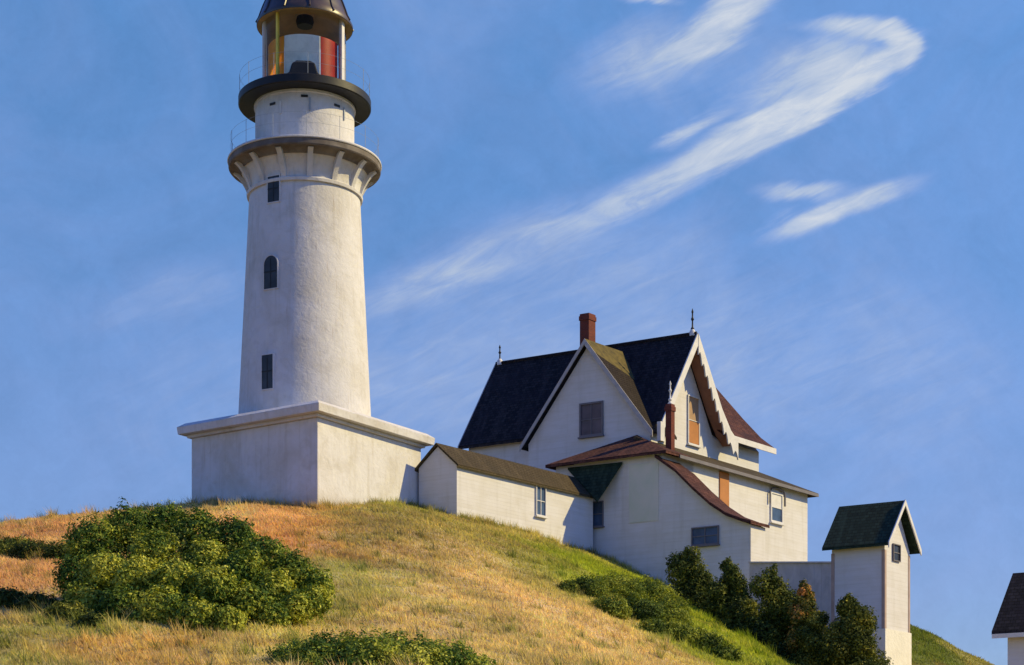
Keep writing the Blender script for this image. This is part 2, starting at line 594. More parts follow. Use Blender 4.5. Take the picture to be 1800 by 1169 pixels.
# ------------------------------------------------------------------ terrain
YR = np.array([20, 35, 45, 55, 65, 72, 78, 85, 95, 120.0])
PXC = np.array([-900, -300, 0, 200, 340, 450, 560, 690, 803, 1010, 1160, 1300, 1400, 1500, 1600, 1740, 1900, 2600.0])
TAB = np.array([
    [1330, 1200, 1130, 1075, 1040, 1030, 1030, 1040, 1070, 1150],
    [1330, 1190, 1100, 1035, 985, 968, 965, 975, 1005, 1080],
    [1330, 1185, 1085, 1010, 952, 930, 925, 935, 965, 1040],
    [1330, 1185, 1085, 1005, 942, 912, 903, 908, 935, 1020],
    [1330, 1188, 1095, 1015, 945, 905, 890, 892, 915, 1000],
    [1330, 1190, 1100, 1020, 942, 900, 890, 895, 915, 1000],
    [1330, 1192, 1110, 1035, 955, 912, 899, 903, 920, 1000],
    [1332, 1194, 1120, 1050, 970, 913, 889, 888, 905, 1000],
    [1335, 1198, 1130, 1065, 995, 945, 917, 912, 930, 1020],
    [1340, 1218, 1165, 1113, 1055, 1015, 985, 967, 980, 1060],
    [1345, 1243, 1200, 1160, 1108, 1070, 1043, 1030, 1035, 1080],
    [1352, 1292, 1250, 1206, 1152, 1116, 1110, 1112, 1110, 1120],
    [1362, 1350, 1300, 1242, 1180, 1172, 1176, 1160, 1070, 1120],
    [1390, 1400, 1350, 1285, 1232, 1220, 1200, 1140, 1070, 1120],
    [1410, 1440, 1400, 1335, 1285, 1260, 1220, 1155, 1100, 1150],
    [1430, 1470, 1430, 1385, 1340, 1310, 1280, 1225, 1168, 1200],
    [1440, 1480, 1455, 1420, 1385, 1360, 1335, 1290, 1240, 1270],
    [1480, 1500, 1500, 1490, 1485, 1480, 1475, 1465, 1460, 1470]], float)


def pchip(x, y, xn):
    h = np.diff(x)
    d = np.diff(y) / h
    m = np.zeros_like(y)
    for i in range(1, len(x) - 1):
        if d[i - 1] * d[i] > 0:
            w1, w2 = 2 * h[i] + h[i - 1], h[i] + 2 * h[i - 1]
            m[i] = (w1 + w2) / (w1 / d[i - 1] + w2 / d[i])
    m[0], m[-1] = d[0], d[-1]
    i = np.clip(np.searchsorted(x, xn) - 1, 0, len(x) - 2)
    t = (xn - x[i]) / h[i]
    return ((1 + 2 * t) * (1 - t) ** 2 * y[i] + t * (1 - t) ** 2 * h[i] * m[i]
            + t * t * (3 - 2 * t) * y[i + 1] + t * t * (t - 1) * h[i] * m[i + 1])


PXF = np.arange(-900, 2601, 10.0)
YF = np.arange(20, 120.01, 0.5)
_t = np.array([pchip(PXC, TAB[:, j], PXF) for j in range(len(YR))]).T
_t = np.array([pchip(YR, _t[i], YF) for i in range(len(PXF))])
for _ in range(3):
    _p = np.pad(_t, 1, mode='edge')
    _t = (_p[:-2, 1:-1] + _p[2:, 1:-1] + 2 * _t) / 4


def bumps(x, y):
    return (0.10 * np.sin(x * 0.55 + 1.3 * np.sin(y * 0.21)) * np.sin(y * 0.43 + 0.7)
            + 0.05 * np.sin(x * 1.7 + y * 0.9) * np.sin(y * 1.3 - x * 0.6)
            + 0.025 * np.sin(x * 3.9 - y * 2.2) * np.sin(y * 4.4 + x * 1.1))


def gz(x, y):
    x, y = np.asarray(x, float), np.asarray(y, float)
    yy = np.clip(y, 20, 120)
    px = np.clip(PX0 + F * x / np.maximum(y, 20), -900, 2600)
    i = np.clip((px + 900) / 10, 0, len(PXF) - 1.001)
    j = np.clip((yy - 20) / 0.5, 0, len(YF) - 1.001)
    i0, j0 = i.astype(int), j.astype(int)
    a, b = i - i0, j - j0
    py = (_t[i0, j0] * (1 - a) * (1 - b) + _t[i0 + 1, j0] * a * (1 - b) + _t[i0, j0 + 1] * (1 - a) * b + _t[i0 + 1, j0 + 1] * a * b)
    z = (PYH - py) / F * yy
    near = np.clip((y - 4) / 16, 0, 1)
    near = near * near * (3 - 2 * near)
    z = z * near + (-1.65) * (1 - near)
    z = z + bumps(x, y) * np.clip((y - 10) / 20, 0, 1)
    far = np.clip((y - 110) / 170, 0, 1)
    side = np.clip((np.abs(x) - 60) / 160, 0, 1)
    k = np.maximum(far, side)
    k = k * k * (3 - 2 * k)
    return z * (1 - k) + (-14.0) * k


def ground_hit(px, py, y0=30.0, y1=100.0):
    """nearest place on the hill under the frame point"""
    ys = np.arange(y0, y1, 0.25)
    xs = (px - PX0) / F * ys
    p = PYH - F * gz(xs, ys) / ys
    k = np.nonzero(p <= py)[0]
    y = ys[k[0]] if len(k) else ys[int(np.argmin(p))]
    x = (px - PX0) / F * y
    return Vector((x, y, float(gz(x, y))))


TAN, ORANGE, GREEN = (0.60, 0.46, 0.25), (0.76, 0.42, 0.24), (0.31, 0.34, 0.12)
YELGREEN, PEACH, OLIVE, DARKGREEN = (0.36, 0.40, 0.05), (0.80, 0.58, 0.36), (0.43, 0.38, 0.15), (0.14, 0.18, 0.04)
BROWN = (0.38, 0.23, 0.15)
# px, py of the patch's middle, half extents in px, colour, weight
PATCH = [
    (60, 930, 130, 26, ORANGE, 0.9), (30, 1010, 110, 40, ORANGE, 0.8), (500, 930, 150, 44, (0.78, 0.40, 0.21), 1.0), (640, 985, 170, 28, (0.72, 0.36, 0.20), 0.9), (560, 1000, 120, 24, ORANGE, 0.8),
    (700, 975, 60, 14, (0.74, 0.28, 0.15), 1.0), (430, 905, 70, 20, PEACH, 0.5),
    (720, 905, 120, 26, OLIVE, 1.0), (640, 915, 50, 16, BROWN, 0.6), (800, 945, 110, 24, BROWN, 0.35), (900, 975, 120, 26, OLIVE, 0.6),
    (695, 1020, 150, 30, GREEN, 1.0), (615, 1045, 90, 34, GREEN, 0.6), (520, 1130, 90, 20, OLIVE, 0.8), (860, 1040, 60, 16, BROWN, 0.6), (790, 1075, 50, 12, OLIVE, 0.7), (960, 1120, 70, 12, OLIVE, 0.6), (840, 1000, 90, 24, BROWN, 0.35),
    (960, 1060, 260, 50, PEACH, 0.7), (720, 1110, 260, 50, PEACH, 0.8), (1080, 1140, 200, 40, PEACH, 1.0), (900, 1130, 200, 34, TAN, 0.6),
    (1040, 998, 110, 26, YELGREEN, 1.0), (930, 975, 70, 16, OLIVE, 0.6), (950, 1020, 70, 20, OLIVE, 0.6), (1170, 1055, 90, 30, YELGREEN, 1.0), (1290, 1110, 110, 36, YELGREEN, 1.0), (1250, 1150, 90, 40, YELGREEN, 0.8), (1360, 1150, 90, 30, YELGREEN, 1.0),
    (500, 1100, 90, 30, (0.62, 0.52, 0.22), 0.8), (60, 1130, 120, 40, OLIVE, 1.0), (30, 1165, 120, 30, GREEN, 0.5), (250, 1145, 150, 24, (0.68, 0.45, 0.20), 0.9), (580, 1060, 90, 30, OLIVE, 0.8),
    (1640, 1130, 120, 40, (0.12, 0.15, 0.035), 1.0), (1560, 1110, 120, 50, (0.12, 0.15, 0.035), 1.0), (1720, 1168, 40, 12, OLIVE, 0.8),
]
_patch_world = []
for px, py, hx, hy, c, wt in PATCH:
    c0 = ground_hit(px, py)
    c1 = ground_hit(px, py - hy * 0.8)
    c2 = ground_hit(px, py + hy * 0.8)
    ry = max(1.2, (abs(c1.y - c0.y) + abs(c2.y - c0.y)) / 1.6)
    _patch_world.append((c0.x, c0.y, max(0.6, hx / F * c0.y), min(ry, 14), c, wt))


def tint_at(x, y):
    x, y = np.asarray(x, float), np.asarray(y, float)
    wx = x + 0.5 * np.sin(y * 0.9 + x * 0.3) + 0.25 * np.sin(y * 2.3 - x)
    wy = y + 0.9 * np.sin(x * 0.8) + 0.4 * np.sin(x * 2.1 + y * 0.5)
    c = np.tile(np.array(TAN), (len(x), 1))
    for cx, cy, rx, ry, col, wt in _patch_world:
        d = ((wx - cx) / rx) ** 2 + ((wy - cy) / ry) ** 2
        k = np.clip(1.5 * np.exp(-d * 0.9), 0, 1)[:, None] * wt
        c = c * (1 - k) + np.array(col) * k
    # the valley floor before the hill and the land beyond it are plain green pasture
    k = np.clip(np.maximum((30.0 - y) / 8.0, np.maximum((y - 104) / 10.0, (np.abs(x) - 34) / 10.0)), 0, 1)[:, None]
    c = c * (1 - k) + np.array((0.07, 0.11, 0.03)) * k
    n = 0.5 + 0.5 * np.sin(wx * 1.3 + 2 * np.sin(wy * 0.5)) * np.sin(wy * 0.8 + np.sin(wx * 0.9))
    g = np.clip(np.sin(wx * 0.62 + 1.7 * np.sin(wy * 0.33 + 1.0)) * np.sin(wy * 0.47 + 1.3 * np.sin(wx * 0.41)) * 1.4 - 0.35, 0, 1)[:, None]
    b = np.clip(np.sin(wx * 0.9 + 2.0 * np.sin(wy * 0.6)) * np.sin(wy * 0.9 - 1.1 * np.sin(wx * 0.7) + 2.0) * 1.5 - 0.6, 0, 1)[:, None]
    c = c * (1 - 0.26 * g) + np.array(GREEN) * 0.26 * g
    c = c * (1 - 0.40 * b) + np.array(BROWN) * 0.40 * b
    return c * (0.84 + 0.32 * n)[:, None]


def set_tint(me, cols):
    a = me.color_attributes.new('tint', 'FLOAT_COLOR', 'POINT')
    buf = np.ones((len(cols), 4), np.float32)
    buf[:, :3] = cols
    a.data.foreach_set('color', buf.ravel())


def raw_mesh(name, verts, faces, mat, cols=None, smooth=False, parent=None):
    """fast mesh of triangles or quads from numpy arrays"""
    me = bpy.data.meshes.new(name)
    k = faces.shape[1]
    me.vertices.add(len(verts))
    me.vertices.foreach_set('co', verts.astype(np.float32).ravel())
    me.loops.add(faces.size)
    me.loops.foreach_set('vertex_index', faces.astype(np.int32).ravel())
    me.polygons.add(len(faces))
    me.polygons.foreach_set('loop_start', np.arange(0, faces.size, k, dtype=np.int32))
    me.polygons.foreach_set('use_smooth', np.full(len(faces), smooth))
    me.update(calc_edges=True)
    if cols is not None:
        set_tint(me, cols)
    me.materials.append(mat)
    o = bpy.data.objects.new(name, me)
    COL.objects.link(o)
    if parent is not None:
        o.parent = parent
        o.matrix_parent_inverse = world_of(parent).inverted()
    return o


def axis(lo, hi, step, far):
    a = list(np.arange(lo, hi + 1e-6, step))
    s, p = step, lo
    left = []
    while p > -far:
        s *= 1.22
        p -= s
        left.append(p)
    s, p = step, hi
    right = []
    while p < far:
        s *= 1.22
        p += s
        right.append(p)
    return np.array(left[::-1] + a + right)


gx = axis(-36, 40, 0.36, 4000)
gy = axis(24, 100, 0.36, 4000)
XX, YY = np.meshgrid(gx, gy)
xv, yv = XX.ravel(), YY.ravel()
zv = gz(xv, yv)
ny, nx = XX.shape
ii = (np.arange(ny - 1)[:, None] * nx + np.arange(nx - 1)[None, :]).ravel()
gf = np.stack([ii, ii + 1, ii + nx + 1, ii + nx], 1)
ground = raw_mesh('ground', np.stack([xv, yv, zv], 1), gf, M['ground'], tint_at(xv, yv), True)
ground['kind'] = 'structure'

# ------------------------------------------------------------------ lighthouse
LA = R(56)
E1 = Vector((math.cos(LA), math.sin(LA), 0))
E2 = Vector((-math.sin(LA), math.cos(LA), 0))
B0 = at(558, 898, 76.0)
W = 7.2
UPV = Vector((0, 0, 1))
corner = Vector((B0.x, B0.y, 0))
ctr = corner + E1 * (W / 2) + E2 * (W / 2)
CY = ctr.y
TW = Vector((at(536, 0, CY).x, CY, 0))
mpx = CY / F


def tz(py):
    return (PYH - py) / F * CY


lh = thing('lighthouse', 'tall white lighthouse with black dome on a square white base', 'lighthouse', (ctr.x, ctr.y, 13.5))


def sq(o, s0, s1, z):
    """square ring corner points: from s0 to s1 along both base directions"""
    return [o + E1 * s0 + E2 * s0 + Vector((0, 0, z)), o + E1 * s1 + E2 * s0 + Vector((0, 0, z)),
            o + E1 * s1 + E2 * s1 + Vector((0, 0, z)), o + E1 * s0 + E2 * s1 + Vector((0, 0, z))]


ZT = at(0, 702, 75.6).z
ZC = ZT - 0.52
G().prism(sq(corner, 0, W, 11.5), sq(corner, 0, W, ZC - 0.12)).build('base', M['masonry_base'], lh, bevel=0.03)
g = G()
g.prism(sq(corner, -0.14, W + 0.14, ZC - 0.12), sq(corner, -0.14, W + 0.14, ZC + 0.02))
g.prism(sq(corner, -0.42, W + 0.42, ZC + 0.02), sq(corner, -0.46, W + 0.46, ZC + 0.34))
g.prism(sq(corner, -0.46, W + 0.46, ZC + 0.34), sq(corner, -0.20, W + 0.20, ZT))
g.build('cornice', M['masonry_base'], lh, bevel=0.02)

r_bot, r_top, r_gal, r_watch, r_lgal, r_lan, r_rim = [p * mpx for p in (117.5, 97, 133, 86.5, 116, 74, 84)]
z_neck = tz(352)
z_g0, z_g1 = tz(303), tz(288)
z_l0, z_l1 = tz(192), tz(176)
z_rim = tz(47)
prof = [(r_bot, ZT - 0.3)]
for k in range(1, 9):
    t = k / 8
    prof.append((r_bot + (r_top - r_bot) * t + 0.0 * t, ZT - 0.3 + (z_neck - ZT + 0.3) * t))
prof += [(r_top + 0.02, z_neck + 0.02)]
tower = G().lathe(prof, TW, 96).build('tower', M['masonry'], lh, True)
G().lathe([(r_top - 0.05, z_neck), (r_top + 0.10, z_neck), (r_top + 0.12, z_neck + 0.12), (r_top + 0.02, z_neck + 0.2), (r_top - 0.05, z_neck + 0.2)], TW, 96, closed_prof=True).build('neck_ring', M['masonry'], lh, True)
# flared cove up to the gallery, whitewashed below and rusty above
cpts = []
for k in range(0, 15):
    t = k / 14
    cpts.append((r_top + (r_gal - 0.16 - r_top) * (1 - math.cos(t * math.pi / 2)), z_neck + 0.15 + (z_g0 - z_neck - 0.15) * math.sin(t * math.pi / 2)))
G().lathe([(r_top - 0.02, z_neck + 0.15)] + cpts[:10], TW, 96).build('cove', M['masonry'], lh, True)
G().lathe([(cpts[9][0] - 0.02, cpts[9][1] - 0.01), (cpts[9][0] + 0.03, cpts[9][1] - 0.03)] + [(r + 0.01, z) for r, z in cpts[10:]] + [(r_watch, z_g0 + 0.01)], TW, 96).build('soffit', M['rust'], lh, True)
gallery = G().lathe([(r_watch - 0.1, z_g0), (r_gal - 0.04, z_g0), (r_gal, z_g0 + 0.05), (r_gal, z_g1 - 0.10), (r_watch - 0.1, z_g1 - 0.10)], TW, 96, closed_prof=True).build('gallery', M['rust'], lh, True)
G().lathe([(r_watch - 0.1, z_g1 - 0.097), (r_gal + 0.03, z_g1 - 0.097), (r_gal + 0.05, z_g1 - 0.06), (r_gal + 0.03, z_g1), (r_watch - 0.1, z_g1 + 0.03)], TW, 96, closed_prof=True).build('rim', M['masonry'], gallery, True)
# curved brackets below the gallery
NB = 14
for k in range(NB):
    phi = R(360 / NB * k + 11)
    rd = Vector((math.sin(phi), -math.cos(phi), 0))
    td = Vector((math.cos(phi), math.sin(phi), 0))
    outer, inner = [], []
    for q in range(11):
        t = q / 10 * 0.97
        rr = r_top + (r_gal - 0.16 - r_top) * (1 - math.cos(t * math.pi / 2))
        zz = z_neck + 0.15 + (z_g0 - z_neck - 0.15) * math.sin(t * math.pi / 2)
        bulge = 0.13 * math.sin(math.pi * min(1, t * 1.02)) + 0.05
        outer.append(TW + rd * (rr + bulge * math.cos(t * math.pi / 2) + 0.02) + UPV * (zz - bulge * math.sin(t * math.pi / 2)))
        inner.append(TW + rd * (rr - 0.10) + UPV * (zz + 0.06))
    loop = outer + inner[::-1]
    hw = 0.115
    G().prism([p - td * hw for p in loop], [p + td * hw for p in loop]).build('bracket', M['masonry'], lh)
# watch room
watch = G().lathe([(r_watch, z_g1 - 0.02), (r_watch + 0.09, z_g1 - 0.02), (r_watch + 0.09, z_g1 + 0.16), (r_watch, z_g1 + 0.2), (r_watch, z_l0 - 0.12), (r_watch + 0.06, z_l0 - 0.1), (r_watch + 0.06, z_l0)], TW, 96).build('watch_room', M['masonry'], lh, True)


def on_drum(g, phi_deg, z, r, w, h, d0, d1, shape=None):
    """a small block on a round wall, w wide, from d0 to d1 proud of it"""
    phi = R(phi_deg)
    rd = Vector((math.sin(phi), -math.cos(phi), 0))
    td = Vector((math.cos(phi), math.sin(phi), 0))
    pts = shape or [(-w / 2, 0), (w / 2, 0), (w / 2, h), (-w / 2, h)]
    A = [TW + rd * (r + d0) + td * a + Vector((0, 0, z + b)) for a, b in pts]
    B = [TW + rd * (r + d1) + td * a + Vector((0, 0, z + b)) for a, b in pts]
    g.prism(A, B)


for phi, py in ((-33, 214), (6, 206), (46, 212)):
    g = G()
    on_drum(g, phi, tz(py), r_watch, 0.30, 0.10, -0.1, 0.03)
    g.build('vent_slot', M['black'], lh)
for phi, py in ((-22, 232), (12, 228), (57, 230)):
    g = G()
    on_drum(g, phi, tz(py), r_watch, 0.07, 0.55, -0.05, 0.05)
    g.build('pipe', M['trim'] if phi < 0 else M['iron_grey'], lh)


def railing(rad, z, n, h, parent, rails, rr=0.005):
    g = G()
    for fz in rails:
        g.tube([TW + Vector((rad * math.sin(2 * math.pi * k / 60), -rad * math.cos(2 * math.pi * k / 60), z + h * fz)) for k in range(61)], rr, 5, False)
    rl = g.build('railing', M['iron_grey'], parent)
    for k in range(n):
        t = 2 * math.pi * (k + 0.3) / n
        p = TW + Vector((rad * math.sin(t), -rad * math.cos(t), z))
        g = G().tube([p, p + Vector((0, 0, h))], 0.011, 6)
        g.build('stanchion', M['iron_grey'], parent)


railing(r_gal - 0.08, z_g1, 14, 1.05, gallery, (0.55, 0.97))
# lantern gallery: black disc with a turned down lip
lgal = G().lathe([(r_lan - 0.2, z_l0 + 0.04), (r_lgal - 0.45, z_l0 + 0.02), (r_lgal - 0.04, z_l0 + 0.0), (r_lgal, z_l0 + 0.05), (r_lgal, z_l1 - 0.04), (r_lgal - 0.06, z_l1), (r_lan - 0.2, z_l1 + 0.08)], TW, 96, closed_prof=True).build('lantern_gallery', M['black'], lh, True)
railing(r_lgal - 0.06, z_l1, 12, 0.95, lgal, (0.5, 0.97), 0.005)
# lantern: sill, posts, glass, coloured screens, dark ceiling
z_s = z_l1 + 0.30
z_top = z_rim - 0.02
G().lathe([(r_lan + 0.03, z_l1), (r_lan + 0.03, z_s), (r_lan - 0.14, z_s), (r_lan - 0.14, z_l1)], TW, 72, closed_prof=True).build('lantern_sill', M['black'], lh, True)
for phi, w_ in ((-72, 0.22), (-34, 0.09), (69, 0.26), (122, 0.1), (156, 0.1), (192, 0.1), (228, 0.1), (264, 0.2)):
    g = G()
    on_drum(g, phi, z_s, r_lan, w_, z_top - z_s, -0.12, 0.02)
    o = g.build('lantern_post', M['trim'] if phi != -34 else M['yellow'], lh)
g = G().lathe([(r_lan - 0.05, z_s), (r_lan - 0.05, z_top)], TW, 72)
g.build('lantern_pane', M['glass'], lh, True)
r_sc = 64 * mpx
zs1 = tz(88)
for nm, a0, a1, mt in (('amber_screen', -82, -28, 'amber'), ('white_screen', -27, 31, 'white_screen'), ('red_screen', 32, 68, 'red')):
    G().lathe([(r_sc, z_l1), (r_sc, zs1), (r_sc - 0.03, zs1), (r_sc - 0.03, z_l1)], TW, 24, a0, a1, True, True).build(nm, M[mt], lh, True)
# domed roof
dome = []
zr0 = z_rim - 0.10
for r, dz in ((84, 0), (84.5, 4), (80, 12), (76.5, 22), (72, 34), (66, 48), (58, 62), (47, 76), (34, 87), (20, 94), (8, 98), (1, 99)):
    dome.append((r * mpx, zr0 + dz * mpx))
dome_o = G().lathe(dome, TW, 72).build('dome', M['dome'], lh, True)
G().lathe([(r_rim - 0.02, zr0), (r_lan + 0.02, zr0 + 0.03), (r_lan - 0.3, zr0 + 0.16), (0.45, zr0 + 0.55), (0.4, zr0 + 0.5), (0.02, zr0 + 0.5)], TW, 72).build('dome_ceiling', M['ceiling'], dome_o, True)
G().lathe([(0.02, zr0 + 0.1), (0.34, zr0 + 0.1), (0.40, zr0 + 0.3), (0.36, zr0 + 0.52)], TW, 36).build('smoke_hood', M['black'], dome_o, True)
for k in range(12):
    t = R(30 * k + 12)
    path = [TW + Vector(((r + 0.02) * math.sin(t), -(r + 0.02) * math.cos(t), z)) for r, z in dome[1:-2]]
    G().tube(path, 0.045, 6).build('dome_rib', M['dome'], dome_o, True)
zt = dome[-1][1]
G().lathe([(0.02, zt - 0.1), (0.28, zt - 0.1), (0.22, zt + 0.15), (0.36, zt + 0.35), (0.40, zt + 0.55), (0.30, zt + 0.78), (0.08, zt + 0.92), (0.03, zt + 1.5), (0.005, zt + 1.9)], TW, 36).build('ventilator_ball', M['dome'], dome_o, True)
# black cowl on the lantern gallery, in front
g = G()
rd = Vector((math.sin(R(5)), -math.cos(R(5)), 0))
td = Vector((math.cos(R(5)), math.sin(R(5)), 0))
sh = [(-0.95, 0), (0.95, 0), (0.62, 0.28), (0.50, 0.72), (0.30, 0.84), (-0.30, 0.84), (-0.50, 0.70), (-0.62, 0.28)]
A = [TW + rd * (r_lan + 0.06) + td * a + Vector((0, 0, z_l1 + b)) for a, b in sh]
Bp = [TW + rd * (r_lan + 0.50) + td * a + Vector((0, 0, z_l1 + b * 0.9)) for a, b in sh]
g.prism(A, Bp)
g.build('vent_cowl', M['black'], lh, bevel=0.05)

# tower windows, one above another on the shaded side


def tower_window(py, pw, ph, arch, phi=-26.5):
    w_, h_ = pw * mpx * 1.12, ph * mpx
    z = tz(py + ph / 2)
    t = (z - ZT + 0.3) / (z_neck - ZT + 0.3)
    r_a = r_bot + (r_top - r_bot) * t
    r_b = r_bot + (r_top - r_bot) * min(1.0, (z + h_ - ZT + 0.3) / (z_neck - ZT + 0.3))
    rr = (r_a + r_b) / 2
    if arch:
        outl = [(-w_ / 2, 0), (w_ / 2, 0)] + [(w_ / 2 * math.cos(a), h_ * 0.74 + h_ * 0.26 * math.sin(a)) for a in np.linspace(0, math.pi, 11)]
    else:
        outl = [(-w_ / 2, 0), (w_ / 2, 0), (w_ / 2, h_), (-w_ / 2, h_)]
    d = abs(r_a - r_b) / 2
    g = G()
    on_drum(g, phi, z, rr, 0, 0, -0.3, 0.02 + d, outl)
    pane = g.build('window', M['pane'], lh)
    # surround
    n = len(outl)
    cx, cy = 0.0, h_ / 2
    big = [(a * (1 + 0.09 / w_), (b - cy) * (1 + 0.09 / h_) + cy) for a, b in outl]
    phi_r = R(phi)
    rdv = Vector((math.sin(phi_r), -math.cos(phi_r), 0))
    tdv = Vector((math.cos(phi_r), math.sin(phi_r), 0))
    P = lambda a, b, dd: TW + rdv * (rr + dd) + tdv * a + Vector((0, 0, z + b))
    g = G()
    vs, fs = [], []
    for (a, b), (c_, e) in zip(outl, big):
        vs += [P(a, b, -0.2), P(a, b, 0.03 + d), P(c_, e, 0.03 + d), P(c_, e, -0.2)]
    for i in range(n):
        j = (i + 1) % n
        for k in range(3):
            fs.append((4 * i + k, 4 * j + k, 4 * j + k + 1, 4 * i + k + 1))
    g.add(vs, fs)
    g.build('surround', M['masonry'], pane)
    g = G()
    on_drum(g, phi, z + h_ * 0.5, rr, w_, 0.05, 0.0, 0.035 + d)
    on_drum(g, phi, z + 0.02, rr, 0.045, h_ * 0.9, 0.0, 0.032 + d)
    g.build('glazing_bar', M['black'], pane)


tower_window(364, 21, 44, False, -26)
tower_window(508, 24, 56, True, -26.5)
tower_window(680, 20, 58, False, -27)

# ------------------------------------------------------------------ house and its neighbours: common directions
U = Vector((math.cos(R(30)), -math.sin(R(30)), 0))      # to the right and nearer: the sunny gable looks this way
V = Vector((math.cos(R(50)), math.sin(R(50)), 0))       # to the right and farther
UP = Vector((0, 0, 1))
NU = Vector((V.y, -V.x, 0))                             # outward normal of the sunny walls
NV = Vector((U.y, -U.x, 0))                             # outward normal of the shaded front walls
if NV.y > 0:
    NV = -NV
OH = Vector((9.35, 92.0, 0))


def H(u, v, z):
    return OH + U * u + V * v + Vector((0, 0, z))


def window(parent, o, right, nrm, w, h, pane_mat, frame_mat, fw=0.07, bars=(1, 1), sill=True, name='window'):
    """frame with a pane and sill; o is the lower left corner on the wall face"""
    o, right, nrm = Vector(o), right.normalized(), nrm.normalized()
    g = G()
    d = nrm * 0.08
    b0 = o - nrm * 0.05
    D = nrm * 0.13
    g.box(b0 - right * fw, right * fw, D, UP * h)
    g.box(b0 + right * w, right * fw, D, UP * h)
    g.box(b0 - right * fw + UP * h, right * (w + 2 * fw), D, UP * fw)
    g.box(b0 - right * fw - UP * fw, right * (w + 2 * fw), D, UP * fw)
    fr = g.build(name, frame_mat, parent)
    g = G()
    g.box(o - nrm * 0.05, right * w, nrm * 0.07, UP * h)
    g.build('pane', pane_mat, fr)
    g = G()
    for k in range(bars[0]):
        g.box(o + nrm * 0.02 + right * (w * (k + 1) / (bars[0] + 1) - 0.018), right * 0.036, nrm * 0.035, UP * h)
    for k in range(bars[1]):
        g.box(o + nrm * 0.02 + UP * (h * (k + 1) / (bars[1] + 1) - 0.018), right * w, nrm * 0.03, UP * 0.036)
    g.build('glazing_bar', frame_mat, fr)
    if sill:
        G().box(o - right * (fw + 0.05) - UP * (fw + 0.075) - nrm * 0.05, right * (w + 2 * fw + 0.1), nrm * 0.2, UP * 0.07).build('sill', frame_mat, fr)
    return fr


def wall_point(px, py, O, d):
    """where the sight line of frame point px, py meets the upright plane through O along d"""
    r = Vector(((px - PX0) / F, 1.0, 0))
    det = r.x * (-d.y) - (-d.x) * r.y
    t = (O.x * (-d.y) - (-d.x) * O.y) / det
    return Vector((r.x * t, t, (PYH - py) / F * t))


house = thing('house', "white keeper's house with steep dark roof, crossed gables and brick chimneys", 'house', H(-5, 1, 12.5))

ZR, ZE = 25.7, 20.76             # main ridge, main eave
SL = (ZR - ZE) / 3.03
CU, CW_, CZ, CE = -3.92, 3.75, 25.2, 20.2   # cross gable: middle, half width, ridge, eave
VF = -3.3                        # face of the front cross gable
UW = -0.78                       # sunny gable wall
FB = -5.79                       # front block's shaded wall
UA = 1.79                        # sunny wall of the low wing
UL = 6.29                        # lean-to corner

# main walls
g = G()
pr = [(-2.72, 10), (2.72, 10), (2.72, ZR - SL * 2.72 - 0.3), (0, ZR - 0.3), (-2.72, ZR - SL * 2.72 - 0.3)]
g.prism([H(UW, v, z) for v, z in pr], [H(-11.4, v, z) for v, z in pr])
g.build('main_wall', M['board'], house)
# rear wing walls
g = G()
SC = (CZ - CE) / CW_
hw = CW_ - 0.55
pr = [(CU - hw, 10), (UW - 0.003, 10), (UW - 0.003, 20.95), (CU, CZ - 0.3), (CU - hw, 20.95)]
g.prism([H(u, 2.72, z) for u, z in pr], [H(u, 7.15, z) for u, z in pr])
g.build('rear_wing_wall', M['board'], house)
# front cross gable wall
hw2 = CW_ - 0.3
pr = [(CU - hw2, 10), (CU + hw2, 10), (CU + hw2, CZ - SC * hw2 - 0.25), (CU, CZ - 0.25), (CU - hw2, CZ - SC * hw2 - 0.25)]
G().prism([H(u, VF, z) for u, z in pr], [H(u, -2.70, z) for u, z in pr]).build('front_gable_wall', M['board'], house)

# roofs
g = G()
t = 0.16
left = [H(0, -3.03, ZE), H(0, 0, ZR), H(-11.8, 0, ZR), H(-11.8, -3.03, ZE)]
g.slab(left, t)
for (v0, z0), (v1, z1) in (((0, ZR), (2.2, 22.25)), ((2.2, 22.25), (3.0, 21.3)), ((3.0, 21.3), (3.65, 20.85))):
    g.slab([H(0, v0, z0), H(0, v1, z1), H(-11.8, v1, z1), H(-11.8, v0, z0)], t)
main_roof = g.build('main_roof', M['roof_dark'], house)
g = G()
for (v0, z0), (v1, z1) in (((0.05, ZR - 0.10), (2.2, 22.25)), ((2.2, 22.25), (3.0, 21.3)), ((3.0, 21.3), (3.62, 20.87))):
    g.slab([H(-0.04, v0, z0 - t - 0.03), H(-0.04, v1, z1 - t - 0.03), H(UW + 0.02, v1, z1 - t - 0.03), H(UW + 0.02, v0, z0 - t - 0.03)], 0.03)
g.build('soffit', M['soffit_brown'], main_roof)
g = G()
g.tube([H(-0.02, 0, ZR + 0.02), H(-11.78, 0, ZR + 0.02)], 0.09, 8)
g.build('ridge_cap', M['roof_dark'], main_roof, True)
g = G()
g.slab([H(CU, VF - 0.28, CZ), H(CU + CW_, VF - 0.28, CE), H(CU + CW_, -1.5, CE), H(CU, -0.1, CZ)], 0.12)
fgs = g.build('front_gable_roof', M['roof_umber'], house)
zq = lambda d: CZ - SC * d
G().slab([H(CU + 0.02, VF - 0.30, CZ + 0.012), H(CU + 0.55, VF - 0.30, zq(0.55) + 0.012), H(CU + 1.35, -1.35, zq(1.35) + 0.012), H(CU + 0.95, -1.0, zq(0.95) + 0.012), H(CU + 0.02, -0.45, CZ + 0.012)], 0.02).build('painted_sun_patch', M['painted_sun_olive'], fgs)  # brighter olive near the ridge: sun on the slope put into colour
g = G()
g.slab([H(CU, VF - 0.28, CZ), H(CU - CW_, VF - 0.28, CE), H(CU - CW_, -1.5, CE), H(CU, -0.1, CZ)], 0.12)
g.build('front_gable_roof', M['roof_dark'], house)
g = G()
